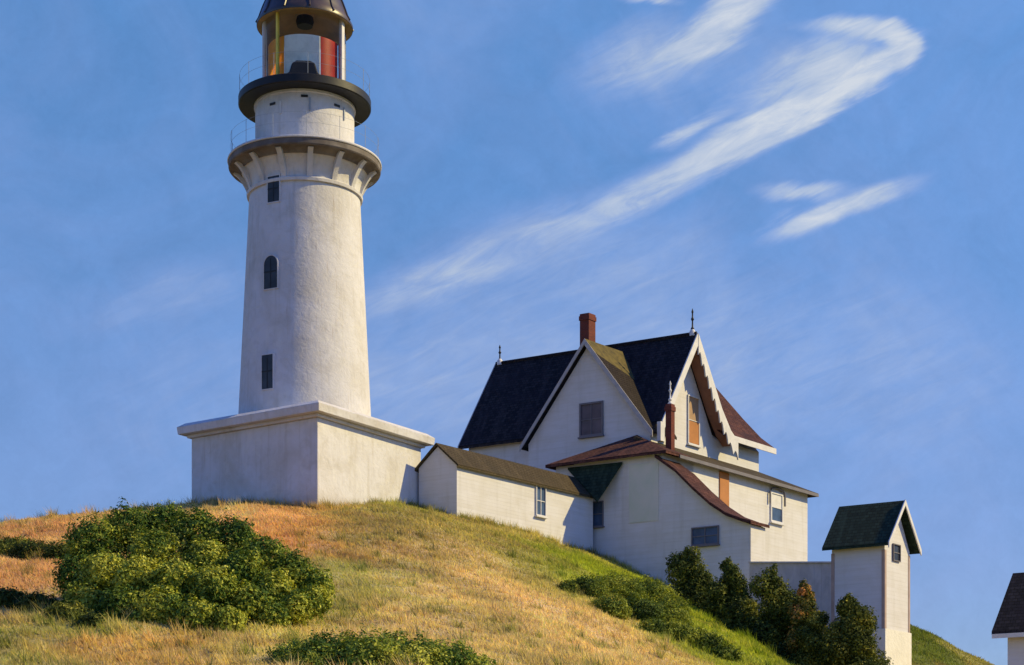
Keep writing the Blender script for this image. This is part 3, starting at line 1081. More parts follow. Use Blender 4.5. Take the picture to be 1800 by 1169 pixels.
prof = [(0, CZ), (1.9, 22.95), (2.9, 21.85), (3.7, 21.2)]
for s_ in (1, -1):
    for (a, z0), (b, z1) in zip(prof[:-1], prof[1:]):
        va = 0.2 if a < 1 else 2.75
        g.slab([H(CU + s_ * a, va, z0), H(CU + s_ * a, 7.8, z0), H(CU + s_ * b, 7.8, z1), H(CU + s_ * b, va, z1)], 0.13)
rear_roof = g.build('rear_wing_roof', M['roof_red'], house)
g = G()
g.box(H(CU + 3.72, 3.4, 20.88), V * 4.42, NU * 0.05, UP * 0.30)
g.build('eave_fascia', M['trim'], rear_roof)

# boards on the rakes
def rake(pts, depth, nrm, thick, name, parent, mat='trim', scallop=0.0, pitch=0.55):
    """a board below a polyline of roof edge points, hanging `depth`, its lower edge scalloped"""
    P = [Vector(p) for p in pts]
    top, bot = [], []
    dist = 0.0
    for a, b in zip(P[:-1], P[1:]):
        n = max(2, int((b - a).length / 0.07))
        for k in range(n + 1):
            q = a.lerp(b, k / n)
            dd = dist + (b - a).length * k / n
            cut = scallop * abs(math.sin(math.pi * dd / pitch)) if scallop else 0.0
            top.append(q + UP * 0.02)
            bot.append(q - UP * (depth - cut))
        dist += (b - a).length
    nrm = nrm.normalized()
    g = G()
    m = len(top)
    vs, fs = [], []
    for a, b in zip(top, bot):
        vs += [a, b, b + nrm * thick, a + nrm * thick]
    for i in range(m - 1):
        for k in range(4):
            k2 = (k + 1) % 4
            fs.append((4 * i + k, 4 * i + k2, 4 * (i + 1) + k2, 4 * (i + 1) + k))
    fs.append((0, 1, 2, 3))
    fs.append((4 * (m - 1) + 3, 4 * (m - 1) + 2, 4 * (m - 1) + 1, 4 * (m - 1)))
    g.add(vs, fs)
    return g.build(name, M[mat], parent)


rake([H(0.0, 0.0, ZR), H(0.0, -3.08, ZE - 0.02)], 0.62, U, 0.06, 'bargeboard', house)
rake([H(0.0, 0.04, ZR - 0.02), H(0.0, 2.2, 22.25), H(0.0, 3.0, 21.3), H(0.0, 3.70, 20.83)], 1.05, U, 0.07, 'bargeboard', house, 'trim', 0.38, 0.62)
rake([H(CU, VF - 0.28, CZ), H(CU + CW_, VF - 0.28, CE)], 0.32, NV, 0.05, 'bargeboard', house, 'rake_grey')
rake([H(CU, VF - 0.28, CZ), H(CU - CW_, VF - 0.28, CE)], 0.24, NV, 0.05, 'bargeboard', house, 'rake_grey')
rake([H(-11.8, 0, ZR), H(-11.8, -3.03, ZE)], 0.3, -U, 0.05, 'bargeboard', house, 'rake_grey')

# low roof along the sunny side and the front block's hipped roof
ZA = 18.5
g = G()
g.prism([H(-3, FB + 0.003, 9), H(UA, FB + 0.003, 9), H(UA, 7.5, 9), H(-3, 7.5, 9)], [H(-3, FB + 0.003, ZA), H(UA, FB + 0.003, ZA), H(UA, 7.5, ZA), H(-3, 7.5, ZA)])
g.build('low_wing_wall', M['board'], house)
UEAVE = UA + 0.38
g = G()
g.slab([H(UEAVE, -4.2, ZA + 0.06), H(UEAVE, 7.95, ZA + 0.06), H(UW, 6.9, 19.9), H(UW, -4.2, 19.9)], 0.17)
g.slab([H(UEAVE, 7.95, ZA + 0.06), H(-3, 7.95, ZA + 0.06), H(-3, 6.9, 19.9), H(UW, 6.9, 19.9)], 0.17)
low_roof = g.build('low_wing_roof', M['roof_brown'], house)
G().box(H(UEAVE - 0.0, -5.0, ZA - 0.13), V * 12.9, NU * 0.04, UP * 0.16).build('eave_fascia', M['frame_grey'], low_roof)
g = G()
g.prism([H(-4.0, FB, 9), H(UA, FB, 9), H(UA, -3.2, 9), H(-4.0, -3.2, 9)], [H(-4.0, FB, ZA - 0.05), H(UA, FB, ZA - 0.05), H(UA, -3.2, ZA - 0.05), H(-4.0, -3.2, ZA - 0.05)])
g.build('front_block_wall', M['board'], house)
ap = H(-1.22, VF + 0.02, 20.15)
c_l, c_r = H(-4.35, FB - 0.35, ZA + 0.03), H(UEAVE, FB - 0.35, ZA + 0.07)
b_l, b_r = H(-4.35, VF, ZA + 0.03), H(UEAVE, -4.0, ZA + 0.08)
g = G()
g.slab([c_l, c_r, ap], 0.14)
g.slab([c_r, b_r, H(UW, -3.4, 19.9), ap], 0.14)
g.slab([b_l, c_l, ap], 0.14)
front_roof = g.build('front_block_roof', M['roof_red'], house)
# lean-to on the sunny side of the front block: shaded end wall with a bellcast roof
prof = [(UA - 0.25, 18.42), (2.6, 17.62), (3.5, 16.70), (4.4, 15.88), (5.2, 15.32), (6.0, 14.98), (6.45, 14.84)]
VL = FB + 1.25
end = [(1.0, 9), (UL, 9)] + [(min(u, UL), z - 0.12) for u, z in prof[::-1]] + [(1.0, 18.3)]
G().prism([H(u, FB - 0.012, z) for u, z in end], [H(u, VL, z) for u, z in end]).build('lean_to_wall', M['board'], house)
g = G()
for (a, z0), (b, z1) in zip(prof[:-1], prof[1:]):
    g.slab([H(a, FB - 0.28, z0 + 0.02), H(b, FB - 0.28, z1 + 0.02), H(b, VL + 0.1, z1 + 0.02), H(a, VL + 0.1, z0 + 0.02)], 0.15)
lt = g.build('lean_to_roof', M['roof_red'], house)
# dark sloping triangle where the passage meets the front block
tri = [wall_point(998, 822, H(0, FB - 0.1, 0), U), wall_point(1094, 812, H(0, FB - 0.1, 0), U), wall_point(1050, 880, H(0, FB - 0.9, 0), U)]
G().slab(tri, 0.1).build('dark_triangle', M['roof_green'], house)
# raised green-grey panel on the shaded front: reflected light painted as colour
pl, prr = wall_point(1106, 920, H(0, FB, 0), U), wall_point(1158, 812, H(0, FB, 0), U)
G().box(Vector((pl.x, pl.y, pl.z)) - NV * 0.02, Vector((prr.x - pl.x, prr.y - pl.y, 0)), NV * 0.05, UP * (prr.z - pl.z)).build('reflected_light_panel', M['panel'], house)

# windows of the house
FO = H(0, FB - 0.012, 0)
p = wall_point(1218, 958, FO, U)
q = wall_point(1262, 926, FO, U)
wn = window(house, p, U, NV, (q - p).to_2d().length, q.z - p.z, M['pane_blue'], M['frame_grey'], 0.06, (1, 1))
p = wall_point(1043, 925, H(0, FB, 0), U)
q = wall_point(1060, 882, H(0, FB, 0), U)
window(house, p, U, NV, (q - p).to_2d().length, q.z - p.z, M['pane_blue'], M['frame_grey'], 0.04, (0, 1))
CO = H(0, VF, 0)
p = wall_point(1022, 766, CO, U)
q = wall_point(1058, 708, CO, U)
window(house, p, U, NV, (q - p).to_2d().length, q.z - p.z, M['pane_violet'], M['frame_grey'], 0.09, (1, 1))
GO = H(UW, 0, 0)
p = wall_point(1209, 778, GO, V)
q = wall_point(1227, 702, GO, V)
gw = window(house, p, V, NU, (q - p).to_2d().length, q.z - p.z, M['shutter_dull'], M['trim'], 0.06, (0, 1))
ww = (q - p).to_2d().length
G().box(p + UP * 0.02 + NU * 0.025, V * ww * 0.98, NU * 0.03, UP * (q.z - p.z) * 0.46).build('shutter', M['shutter'], gw)
AO = H(UA, 0, 0)
p = wall_point(1264, 893, AO, V)
q = wall_point(1280, 845, AO, V)
G().box(p, V * (q - p).to_2d().length, NU * 0.06, UP * (q.z - p.z + 0.35)).build('shutter', M['shutter'], house)
p = wall_point(1355, 914, AO, V)
q = wall_point(1373, 872, AO, V)
fr = window(house, p, V, NU, (q - p).to_2d().length, q.z - p.z, M['pane_blue'], M['trim'], 0.09, (0, 1))
ww, hh = (q - p).to_2d().length, q.z - p.z
g = G()
hood = [(-0.22, hh * 0.62), (-0.22, hh + 0.02), (-0.05, hh + 0.24), (ww * 0.5, hh + 0.32), (ww + 0.05, hh + 0.24), (ww + 0.22, hh + 0.02), (ww + 0.22, hh * 0.62)]
g.tube([p + V * a + UP * b + NU * 0.10 for a, b in hood], 0.055, 6)
g.build('window_hood', M['frame_grey'], fr)
g = G()
blind_p = p + NU * 0.022
g.box(blind_p + UP * hh * 0.5, V * ww, NU * 0.012, UP * hh * 0.5)
g.build('blind', M['trim'], fr)

# chimneys


def chimney(c, a, b, z0, z1, pots, name='chimney'):
    """brick stack a by b round c with a corbelled cap"""
    def rect(e, z):
        return [c + U * (s1 * (a / 2 + e)) + V * (s2 * (b / 2 + e)) + Vector((0, 0, z)) for s1, s2 in ((-1, -1), (1, -1), (1, 1), (-1, 1))]
    g = G()
    g.prism(rect(0, z0), rect(0, z1 - 0.34))
    g.prism(rect(0.035, z1 - 0.34), rect(0.035, z1 - 0.12))
    g.prism(rect(0.01, z1 - 0.12), rect(0.0, z1))
    o = g.build(name, M['brick'], house)
    for k in pots:
        pc = c + U * k
        G().lathe([(0.02, z1 - 0.02), (0.13, z1 - 0.02), (0.11, z1 + 0.12), (0.13, z1 + 0.16), (0.09, z1 + 0.16), (0.08, z1 + 0.02)], pc, 16).build('chimney_pot', M['brick'], o, True)
    return o


cc = at(1033, 0, 93.6)
chimney(Vector((cc.x, cc.y, 0)), 0.52, 0.56, 23.5, (PYH - 553) / F * 93.6, ())
sc = at(1178, 0, 88.4)
small_ch = chimney(Vector((sc.x, sc.y, 0)), 0.30, 0.30, 17.5, (PYH - 711) / F * 88.4, ())


def finial(base, h, mat, name='finial'):
    z = base.z
    g = G().lathe([(0.01, z - 0.15), (0.10, z - 0.15), (0.12, z + 0.05 * h), (0.06, z + 0.12 * h), (0.10, z + 0.2 * h), (0.045, z + 0.28 * h), (0.035, z + 0.5 * h), (0.085, z + 0.58 * h), (0.04, z + 0.66 * h), (0.035, z + 0.8 * h), (0.06, z + 0.86 * h), (0.008, z + h)], base, 12)
    return g.build(name, mat, house, True)


fl = H(-11.55, 0, ZR)
f1 = finial(fl, 1.0, M['black'])
frp = H(-0.25, 0, ZR)
f2 = finial(frp, 1.3, M['black'])
for fb, par in ((fl, f1), (frp, f2)):
    G().lathe([(0.01, fb.z - 0.1), (0.15, fb.z - 0.1), (0.16, fb.z + 0.12), (0.08, fb.z + 0.24), (0.01, fb.z + 0.26)], fb, 12).build('finial_base', M['trim'], par, True)
f3b = Vector((sc.x, sc.y, (PYH - 711) / F * 88.4))
f3 = finial(f3b, 1.15, M['trim'])
# white end of the left rake beside the small chimney
G().box(H(-0.08, -3.35, ZE - 1.05), V * 0.34, U * 0.2, UP * 0.95).build('rake_end', M['trim'], house)

# ------------------------------------------------------------------ covered passage between lighthouse and house
pa0 = at(803, 815, 80.6)
PA = Vector((pa0.x, pa0.y, 0))
PW, PL = 2.0, 9.9
ze = pa0.z
passage = thing('covered_passage', 'low white covered passage with brown roof linking lighthouse and house', 'passage', PA + V * 5 - U * 1 + Vector((0, 0, 14)))
P_ = lambda a, d, z: PA + V * d - U * a + Vector((0, 0, z))      # a across, d along
prw = [(0, 11.5), (PW, 11.5), (PW, ze), (PW / 2, ze + 0.86), (0, ze)]
G().prism([P_(a, 0, z) for a, z in prw], [P_(a, PL, z) for a, z in prw]).build('wall', M['board'], passage)
g = G()
g.slab([P_(-0.16, -0.12, ze - 0.05), P_(PW / 2, -0.12, ze + 1.02), P_(PW / 2, PL - 0.02, ze + 1.02), P_(-0.16, PL - 0.02, ze - 0.05)], 0.11)
g.slab([P_(PW + 0.16, -0.12, ze - 0.05), P_(PW / 2, -0.12, ze + 1.02), P_(PW / 2, PL - 0.02, ze + 1.02), P_(PW + 0.16, PL - 0.02, ze - 0.05)], 0.11)
g.build('roof', M['roof_brown'], passage)
p = wall_point(942, 904, PA, V)
q = wall_point(957, 858, PA, V)
window(passage, p, V, NU, (q - p).to_2d().length, q.z - p.z, M['pane_blue'], M['trim'], 0.05, (1, 1))
# ------------------------------------------------------------------ slim outbuilding
oc = at(1555, 0, 75.0)
OB = Vector((oc.x, oc.y, 0))
OW, OD = 2.28, 2.15
shed = thing('outbuilding', 'slim tall white outbuilding with dark gabled roof beside the garden wall', 'outbuilding', OB - U * 1.1 + V * 1.1 + Vector((0, 0, 6.8)))
S = lambda a, d, z: OB - U * a + V * d + Vector((0, 0, z))
zf = (PYH - 1105) / F * 75
zw = 12.05
zrg = 14.2
sl_ = 1.36
prw = [(0, zf), (OD, zf), (OD, zw + 0.15), (OD / 2, zrg - 0.2), (0, zw + 0.15)]
G().prism([S(0, d, z) for d, z in prw], [S(OW, d, z) for d, z in prw]).build('wall', M['board'], shed)
for a_, d_ in ((-0.02, -0.02), (-0.02, OD - 0.12), (OW - 0.12, -0.02), (OW - 0.12, OD - 0.12)):
    G().box(S(a_, d_, zf), -U * 0.14, V * 0.14, UP * (zw - zf)).build('corner_board', M['corner'], shed)
G().box(S(-0.06, -0.06, 5.0), -U * (OW + 0.12), V * (OD + 0.12), UP * (zf - 5.0)).build('foundation', M['concrete'], shed)
g = G()
ov = 0.34
g.slab([S(-0.32, -ov, zrg - sl_ * (OD / 2 + ov)), S(-0.32, OD / 2, zrg), S(OW + 0.25, OD / 2, zrg), S(OW + 0.25, -ov, zrg - sl_ * (OD / 2 + ov))], 0.12)
g.slab([S(-0.32, OD + ov, zrg - sl_ * (OD / 2 + ov)), S(-0.32, OD / 2, zrg), S(OW + 0.25, OD / 2, zrg), S(OW + 0.25, OD + ov, zrg - sl_ * (OD / 2 + ov))], 0.12)
g.build('roof', M['roof_green'], shed)
for s_ in (-1, 1):
    rake([S(-0.32, OD / 2, zrg + 0.01), S(-0.32, OD / 2 + s_ * (OD / 2 + ov), zrg - sl_ * (OD / 2 + ov) + 0.01)], 0.22, NU, 0.05, 'bargeboard', shed)
p = wall_point(1569, 984, OB, V)
q = wall_point(1580, 960, OB, V)
window(shed, p, V, NU, (q - p).to_2d().length, q.z - p.z, M['pane'], M['frame_grey'], 0.04, (0, 1), False)

# ------------------------------------------------------------------ garden wall between house and outbuilding
w0, w1 = at(1318, 990, 83.2), at(1464, 990, 78.5)
gw_ = thing('garden_wall', 'plain grey boarded wall between the house and the slim outbuilding', 'wall', (w0 + w1) / 2 - UP * 3.2)
d_ = Vector((w1.x - w0.x, w1.y - w0.y, 0))
gw_['kind'] = 'thing'
n_ = Vector((d_.y, -d_.x, 0)).normalized()
g = G()
nb = 24
for k in range(nb):
    a = k / nb
    zt_ = w0.z + (w1.z - w0.z) * a
    g.box(Vector((w0.x, w0.y, 6.5)) + d_ * a - n_ * (0.03 if k % 2 else 0.026), d_ / nb * 0.985, n_ * 0.05, UP * (zt_ - 6.5))
g.build('boards', M['fence'], gw_)
g = G()
g.prism([w0 - n_ * 0.08, w1 - n_ * 0.08, w1 + n_ * 0.1, w0 + n_ * 0.1], [w0 - n_ * 0.08 + UP * 0.07, w1 - n_ * 0.08 + UP * 0.07, w1 + n_ * 0.1 + UP * 0.07, w0 + n_ * 0.1 + UP * 0.07])
g.build('coping', M['fence'], gw_)

# ------------------------------------------------------------------ building at the right edge
e0 = at(1743, 1110, 72.0)
EC = Vector((e0.x, e0.y, 0))
cot = thing('cottage', 'white cottage with steep black roof, only its corner showing at the right edge', 'cottage', EC + U * 3 + V * 1.5 + Vector((0, 0, 3)))
K = lambda a, d, z: EC + U * a + V * d + Vector((0, 0, z))
kz = 10.85
ks = (kz - e0.z) / 1.95
prw = [(0.42, 1.0), (3.48, 1.0), (3.48, e0.z + ks * 0.42 - 0.12), (1.95, kz - 0.2), (0.42, e0.z + ks * 0.42 - 0.12)]
G().prism([K(0.45, d, z) for d, z in prw], [K(7.0, d, z) for d, z in prw]).build('wall', M['board'], cot)
g = G()
g.slab([K(0, 0, e0.z), K(7.4, 0, e0.z), K(7.4, 1.95, kz), K(0, 1.95, kz)], 0.14)
g.slab([K(0, 3.9, e0.z), K(7.4, 3.9, e0.z), K(7.4, 1.95, kz), K(0, 1.95, kz)], 0.14)
g.build('roof', M['roof_dark'], cot)
G().box(K(0.02, -0.03, e0.z - 0.28), U * 7.3, V * 0.05, UP * 0.17).build('eave_fascia', M['trim'], cot)

# ------------------------------------------------------------------ shrubs


def unit(n):
    v = RNG.normal(size=(n, 3))
    return v / np.linalg.norm(v, axis=1)[:, None]


def leaves(lumps, n, size, cols, shell=(0.66, 1.06), droop=0.0):
    """many leaf faces spread through the outer volume of a set of ellipsoid lumps"""
    C = np.array([l[0] for l in lumps])
    RR = np.array([l[1] for l in lumps])
    vol = (RR[:, 0] * RR[:, 1] * RR[:, 2]) ** (2 / 3)
    idx = RNG.choice(len(lumps), n, p=vol / vol.sum())
    d = unit(n)
    ph = RNG.uniform(0, 6.28, (len(lumps), 3))[idx]
    # uneven outline
    wob = 1 + 0.19 * np.sin(5 * d[:, 0] + ph[:, 0]) * np.sin(6 * d[:, 1] + ph[:, 1]) + 0.15 * np.sin(11 * d[:, 2] + ph[:, 2]) * np.sin(9 * d[:, 0] - ph[:, 1]) + 0.09 * np.sin(19 * d[:, 1] + 17 * d[:, 2] + ph[:, 0])
    rad = RNG.uniform(shell[0], shell[1], n) * wob
    sprig = RNG.random(n) < 0.07
    rad = np.where(sprig, rad * RNG.uniform(1.0, 1.24, n), rad)
    P = C[idx] + d * RR[idx] * rad[:, None]
    nrm = d + 0.75 * unit(n) + np.array([0, 0, 0.25])
    nrm /= np.linalg.norm(nrm, axis=1)[:, None]
    t = np.cross(nrm, unit(n))
    t /= np.maximum(np.linalg.norm(t, axis=1), 1e-6)[:, None]
    b = np.cross(nrm, t)
    L = size * RNG.uniform(0.6, 1.35, n)[:, None]
    Wd = L * RNG.uniform(0.38, 0.6, n)[:, None]
    fold = nrm * L * 0.12
    V4 = np.stack([P - t * L * 0.5, P + b * Wd * 0.5 + fold, P + t * L * 0.5, P - b * Wd * 0.5 + fold], 1).reshape(-1, 3)
    Fc = np.arange(4 * n).reshape(-1, 4)
    cols = np.array(cols)
    # leaf age differs from spray to spray
    tone = RNG.uniform(-0.32, 0.32, len(lumps))[idx]
    spray = 0.42 + tone + 0.38 * np.sin(P[:, 0] * 3.1 + ph[:, 0]) * np.sin(P[:, 2] * 3.7 + ph[:, 1]) + 0.25 * RNG.normal(size=n)
    k = np.clip(spray, 0, 1) * (len(cols) - 1)
    k0 = np.clip(k.astype(int), 0, len(cols) - 2)
    fr = (k - k0)[:, None]
    cc = cols[k0] * (1 - fr) + cols[k0 + 1] * fr
    cc = cc * RNG.uniform(0.75, 1.25, n)[:, None]
    return V4, Fc, np.repeat(cc, 4, 0)


LEAF_COLS = [(0.050, 0.105, 0.020), (0.140, 0.205, 0.032), (0.360, 0.390, 0.055), (0.560, 0.540, 0.090)]
LEAF_MID = [(0.040, 0.072, 0.014), (0.090, 0.138, 0.022), (0.200, 0.240, 0.034), (0.350, 0.370, 0.050)]
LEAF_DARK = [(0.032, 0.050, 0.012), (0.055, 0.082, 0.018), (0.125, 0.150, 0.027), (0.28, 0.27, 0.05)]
LEAF_OLIVE = [(0.045, 0.066, 0.014), (0.085, 0.105, 0.02), (0.18, 0.185, 0.03), (0.36, 0.32, 0.06)]


def shrub(name, label, cat, lumps, n, size, cols, group=None, foot=None, extra=None, stems=True):
    C = np.array([l[0] for l in lumps])
    if foot is None:
        foot = (float(C[:, 0].mean()), float(C[:, 1].mean()))
    fz = float(gz(foot[0], foot[1]))
    o = thing(name, label, cat, (foot[0], foot[1], fz), group)
    v, f, c = leaves(lumps, n, size, cols)
    if extra:
        v2, f2, c2 = leaves(extra[0], extra[1], extra[2], extra[3], (0.5, 1.1))
        f2 = f2 + len(v)
        v, f, c = np.concatenate([v, v2]), np.concatenate([f, f2]), np.concatenate([c, c2])
    raw_mesh('foliage', v, f, M['leaf'], c, False, o)
    if not stems:
        return o
    g = G()
    base = Vector((foot[0], foot[1], fz - 0.15))
    for cpos, rr in lumps:
        e = Vector(cpos)
        b0 = Vector((base.x + (e.x - base.x) * 0.25 + random.uniform(-0.1, 0.1), base.y + (e.y - base.y) * 0.25, 0))
        b0.z = float(gz(b0.x, b0.y)) - 0.15
        mid = b0.lerp(e, 0.5) + Vector((random.uniform(-0.15, 0.15), random.uniform(-0.15, 0.15), 0.1))
        r0 = 0.05 * min(1.6, max(rr)) + 0.015
        g.tube([b0, mid, e], [r0, r0 * 0.7, r0 * 0.35], 6)
        for q in range(4):
            dv = unit(1)[0] * np.array(rr) * 0.8
            g.tube([mid.lerp(e, 0.5 + 0.12 * q), e + Vector(dv)], [r0 * 0.4, r0 * 0.12], 5)
    g.build('stem', M['bark'], o, True)
    return o


def lump(px, py, rpx, Y, ry=None, flat=1.0):
    c = at(px, py, Y)
    r = rpx / F * Y
    return ((c.x, c.y, c.z), (r, ry or r * 1.0, r * flat))


big = [lump(165, 955, 48, 47.6), lump(228, 932, 46, 48.2), lump(290, 925, 40, 48.6), lump(345, 940, 46, 47.8), lump(410, 950, 44, 47.6), lump(270, 972, 44, 46.6),
       lump(465, 990, 50, 46.8), lump(515, 1012, 42, 46.6), lump(552, 1034, 36, 46.6), lump(360, 985, 40, 46.2), lump(425, 1005, 40, 45.9),
       lump(135, 1010, 40, 47.0), lump(185, 1010, 44, 46.0), lump(245, 1022, 46, 45.2), lump(310, 1022, 42, 45.0), lump(375, 1038, 46, 44.6), lump(480, 1042, 40, 45.6), lump(435, 1062, 40, 44.8),
       lump(150, 1060, 42, 45.6), lump(215, 1070, 42, 44.5), lump(285, 1072, 44, 44.0), lump(345, 1088, 38, 43.5), lump(400, 1096, 34, 43.5), lump(552, 1058, 30, 46.0), lump(515, 1068, 36, 45.4), lump(475, 1085, 34, 44.8), lump(130, 1085, 30, 45.2), lump(250, 1098, 30, 43.8)]
big = [(c, (r[0] * 0.93, r[1] * 0.93, r[2] * 0.88)) for c, r in big]
shade_core = [lump(240, 1015, 80, 47.6), lump(340, 1030, 90, 47.0), lump(430, 1035, 70, 46.9)]  # inner leaves coloured dark: shade in the gaps between lumps painted in
shrub('bush', 'largest bush, broad and rounded, below the left side of the lighthouse base', 'bush', big, 95000, 0.10, LEAF_COLS, 'bushes on the slope', (-9.0, 46.5), (shade_core, 14000, 0.10, LEAF_DARK))
fg = [lump(512, 1172, 40, 37.5, 0.8), lump(570, 1160, 42, 37.5, 0.8), lump(630, 1158, 40, 37.7, 0.8), lump(690, 1155, 40, 37.8, 0.8), lump(745, 1164, 40, 37.6, 0.8), lump(800, 1172, 40, 37.6, 0.8), lump(845, 1186, 30, 37.6, 0.7), lump(640, 1190, 70, 36.9, 0.8), lump(560, 1195, 60, 36.9, 0.8), lump(740, 1198, 60, 36.9, 0.8)]
shrub('bush', 'low dark bush at the bottom edge, cut off by the frame', 'bush', fg, 52000, 0.085, LEAF_COLS, 'bushes on the slope')
def on_slope(px, py, rpx, flat=0.7):
    h = ground_hit(px, py)
    c = at(px, py - rpx * flat * 0.25, h.y + 0.2)
    r = rpx / F * h.y
    return ((c.x, c.y, c.z), (r, r * 0.9, r * flat))


shrub('bush', 'scrub added for the upper shadow band of the largest bush, on the left edge', 'bush', [on_slope(-40, 975, 40), on_slope(10, 978, 38, 0.65), on_slope(60, 982, 38, 0.65), on_slope(110, 986, 36, 0.7), on_slope(35, 964, 28, 0.5)], 24000, 0.09, LEAF_DARK, 'bushes on the slope', None, None, False)  # added dark scrub in place of the shadow the largest bush casts
shrub('bush', 'scrub added for the lower shadow band of the largest bush, touching its lower left', 'bush', [on_slope(-40, 1064, 40, 0.7), on_slope(15, 1070, 38, 0.7), on_slope(70, 1078, 40, 0.65), on_slope(120, 1090, 38, 0.6), on_slope(165, 1104, 32, 0.6)], 26000, 0.09, LEAF_DARK, 'bushes on the slope', None, None, False)  # second added band of dark leaves standing for that bush's cast shadow
for lb, ls, n_l in (
        ('low spreading bush on the green crest, uppermost of three below the house', [on_slope(1030, 1048, 40), on_slope(1085, 1050, 46), on_slope(1140, 1056, 42), on_slope(1000, 1042, 22), on_slope(1180, 1074, 30)], 24000),
        ('low spreading bush on the green crest, middle one of three below the house', [on_slope(1070, 1082, 36), on_slope(1120, 1090, 44), on_slope(1175, 1098, 38)], 20000),
        ('low spreading bush on the green crest, lowest of three and farthest down the slope', [on_slope(1150, 1118, 32), on_slope(1190, 1126, 38), on_slope(1235, 1140, 36), on_slope(1275, 1160, 28)], 18000)):
    shrub('bush', lb, 'bush', ls, n_l, 0.10, LEAF_MID, 'bushes on the slope')


def cone_shrub(label, px, top, bot, w_px, Y, n, size, cols, seed, group='shrubs in front of the house'):
    rs = np.random.default_rng(seed)
    ls = []
    hgt = bot - top
    for k in range(20):
        t = (k + 0.5) / 20
        py = top + hgt * (0.06 + 0.9 * t)
        half = w_px / 2 * (0.20 + 0.85 * t ** 0.6)
        r = half * rs.uniform(0.38, 0.62) + 5
        ox = rs.uniform(-0.8, 0.8) * half
        l = lump(px + ox, py, r, Y + rs.uniform(-0.5, 0.5) * half / F * Y * 1.2, None, rs.uniform(0.8, 1.15))
        ls.append(l)
    ls.append(lump(px, top + 7, 7, Y, None, 1.6))
    c = at(px, 0, Y)
    return shrub('shrub', label, 'shrub', ls, n, size, cols, group, (c.x, c.y))


cone_shrub('dark pointed shrub in front of the shaded house wall, nearest the passage', 1208, 964, 1110, 112, 79, 36000, 0.12, LEAF_DARK, 1)
cone_shrub('narrow dark shrub under the blue window, between two wider shrubs', 1280, 984, 1125, 88, 77.0, 30000, 0.12, LEAF_DARK, 2)
cone_shrub('widest tall dark shrub, in front of the sunny house corner', 1360, 996, 1195, 138, 73, 50000, 0.12, LEAF_DARK, 3)
cone_shrub('dark round-topped shrub against the foot of the slim outbuilding', 1492, 1046, 1215, 116, 70.5, 42000, 0.12, LEAF_OLIVE, 4)
cone_shrub('low dark shrub filling the gap below the sunny house corner', 1312, 1056, 1150, 100, 74.5, 24000, 0.12, LEAF_DARK, 6)
cone_shrub('orange and yellow flowering shrub in front of the garden wall', 1412, 1024, 1150, 50, 71.8, 15000, 0.12, [(0.06, 0.08, 0.018), (0.14, 0.15, 0.03), (0.36, 0.26, 0.06), (0.62, 0.27, 0.09)], 5)
cone_shrub('olive green shrub between the flowering shrub and the outbuilding', 1436, 1076, 1210, 90, 71.2, 26000, 0.12, LEAF_OLIVE, 8)
# ------------------------------------------------------------------ grass
NBL = 660000
pxs = RNG.uniform(-620, 1900, NBL * 2)
ys = np.sqrt(RNG.uniform(31 ** 2, 97 ** 2, NBL * 2))
xs = (pxs - PX0) / F * ys
rowp = PYH - F * gz(xs, ys) / ys
keep = rowp < 1250
# keep clear of the walls


def inside(o, a, la, b, lb, x, y, m=0.05):
    det = a.x * b.y - a.y * b.x
    dx, dy = x - o.x, y - o.y
    s = (dx * b.y - dy * b.x) / det
    t = (dy * a.x - dx * a.y) / det
    return (s > -m) & (s < la + m) & (t > -m) & (t < lb + m)


keep &= ~inside(corner, E1, W, E2, W, xs, ys)
keep &= ~inside(PA - U * PW, V, PL, U, PW, xs, ys)
keep &= ~inside(H(-12, FB, 0), U, 12 + UL, V, 14, xs, ys)
keep &= ~inside(OB - U * OW, U, OW, V, OD, xs, ys)
xs, ys = xs[keep][:NBL], ys[keep][:NBL]
n = len(xs)
zs = gz(xs, ys)
tuft = 0.5 + 0.5 * np.sin(xs * 2.3 + 1.5 * np.sin(ys * 1.7)) * np.sin(ys * 2.1 + 1.2 * np.sin(xs * 1.1))
hgt = RNG.uniform(0.06, 0.17, n) * (0.6 + 0.75 * tuft)
wid = RNG.uniform(0.012, 0.026, n) * (0.7 + ys / 110)
ang = RNG.uniform(0, 6.283, n)
bx, by = np.cos(ang) * wid, np.sin(ang) * wid
lean = RNG.normal(size=(n, 2)) * 0.45 + np.array([-0.25, -0.05])
root = np.stack([xs, ys, zs - 0.02], 1)
off = np.stack([bx, by, np.zeros(n)], 1)
tip = root + np.stack([lean[:, 0] * hgt, lean[:, 1] * hgt, hgt], 1)
verts = np.stack([root - off, root + off, tip], 1).reshape(-1, 3)
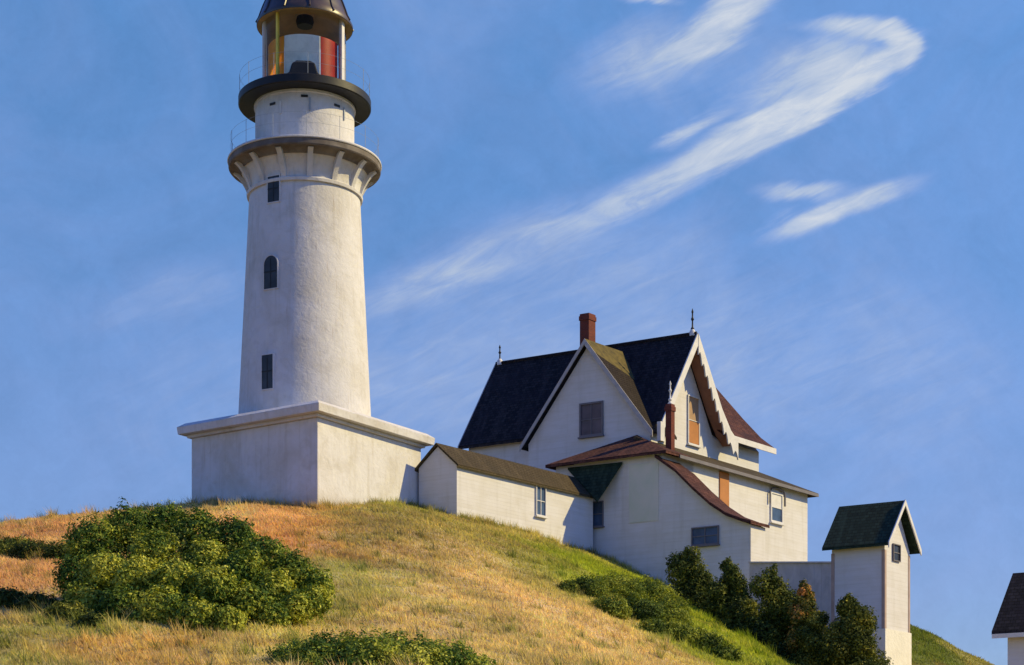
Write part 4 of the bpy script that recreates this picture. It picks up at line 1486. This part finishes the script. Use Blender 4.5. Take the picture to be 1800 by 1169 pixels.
# taller dry tufts, thicker along the feet of the walls
tx, ty = [], []
for _ in range(1150):
    pxt, Yt = random.uniform(-400, 1420), random.uniform(34, 84)
    tx.append((pxt - PX0) / F * Yt)
    ty.append(Yt)
for a_, d_, ln in ((corner, E1, W), (corner, E2, W), (PA, V, PL), (PA, -U, PW), (H(-2, FB, 0), U, 8.2)):
    for _ in range(int(ln * 9)):
        q = a_ + d_ * random.uniform(0, ln) + Vector((0.1, -random.uniform(0.08, 0.3), 0))
        tx.append(q.x)
        ty.append(q.y)
tx, ty = np.array(tx), np.array(ty)
ok = (PYH - F * gz(tx, ty) / ty) < 1240
tx, ty = tx[ok], ty[ok]
nb_ = 34
bxs = np.repeat(tx, nb_) + RNG.normal(size=len(tx) * nb_) * 0.09
bys = np.repeat(ty, nb_) + RNG.normal(size=len(tx) * nb_) * 0.09
m = len(bxs)
th = np.repeat(RNG.uniform(0.22, 0.52, len(tx)), nb_) * RNG.uniform(0.5, 1.1, m)
tl = RNG.normal(size=(m, 2)) * 0.38 + np.array([-0.22, -0.03])
tr = np.stack([bxs, bys, gz(bxs, bys) - 0.02], 1)
ta = RNG.uniform(0, 6.283, m)
to = np.stack([np.cos(ta), np.sin(ta), np.zeros(m)], 1) * 0.016
tv = np.stack([tr - to, tr + to, tr + np.stack([tl[:, 0] * th, tl[:, 1] * th, th], 1)], 1).reshape(-1, 3)
tone_t = np.repeat(RNG.random(len(tx)), nb_)[:, None]
tc = tint_at(bxs, bys)
tc = np.where(tone_t < 0.35, tc * np.array([0.55, 0.68, 0.5]), np.where(tone_t > 0.75, np.minimum(tc * 1.25, 0.8), tc)) * RNG.uniform(0.75, 1.2, m)[:, None]
cols = tint_at(xs, ys) * RNG.uniform(0.7, 1.3, n)[:, None]
warm = RNG.random(n)[:, None]
cols = np.where(warm < 0.12, cols * np.array([0.75, 0.95, 0.6]), cols)
cols = np.where(warm > 0.92, np.minimum(cols * np.array([1.35, 1.25, 1.1]), 0.80), cols)
verts = np.concatenate([verts, tv])
cols = np.concatenate([cols, tc])
gr = raw_mesh('grass', verts, np.arange(len(verts)).reshape(-1, 3), M['grass'], np.repeat(cols, 3, 0))
gr['kind'] = 'stuff'
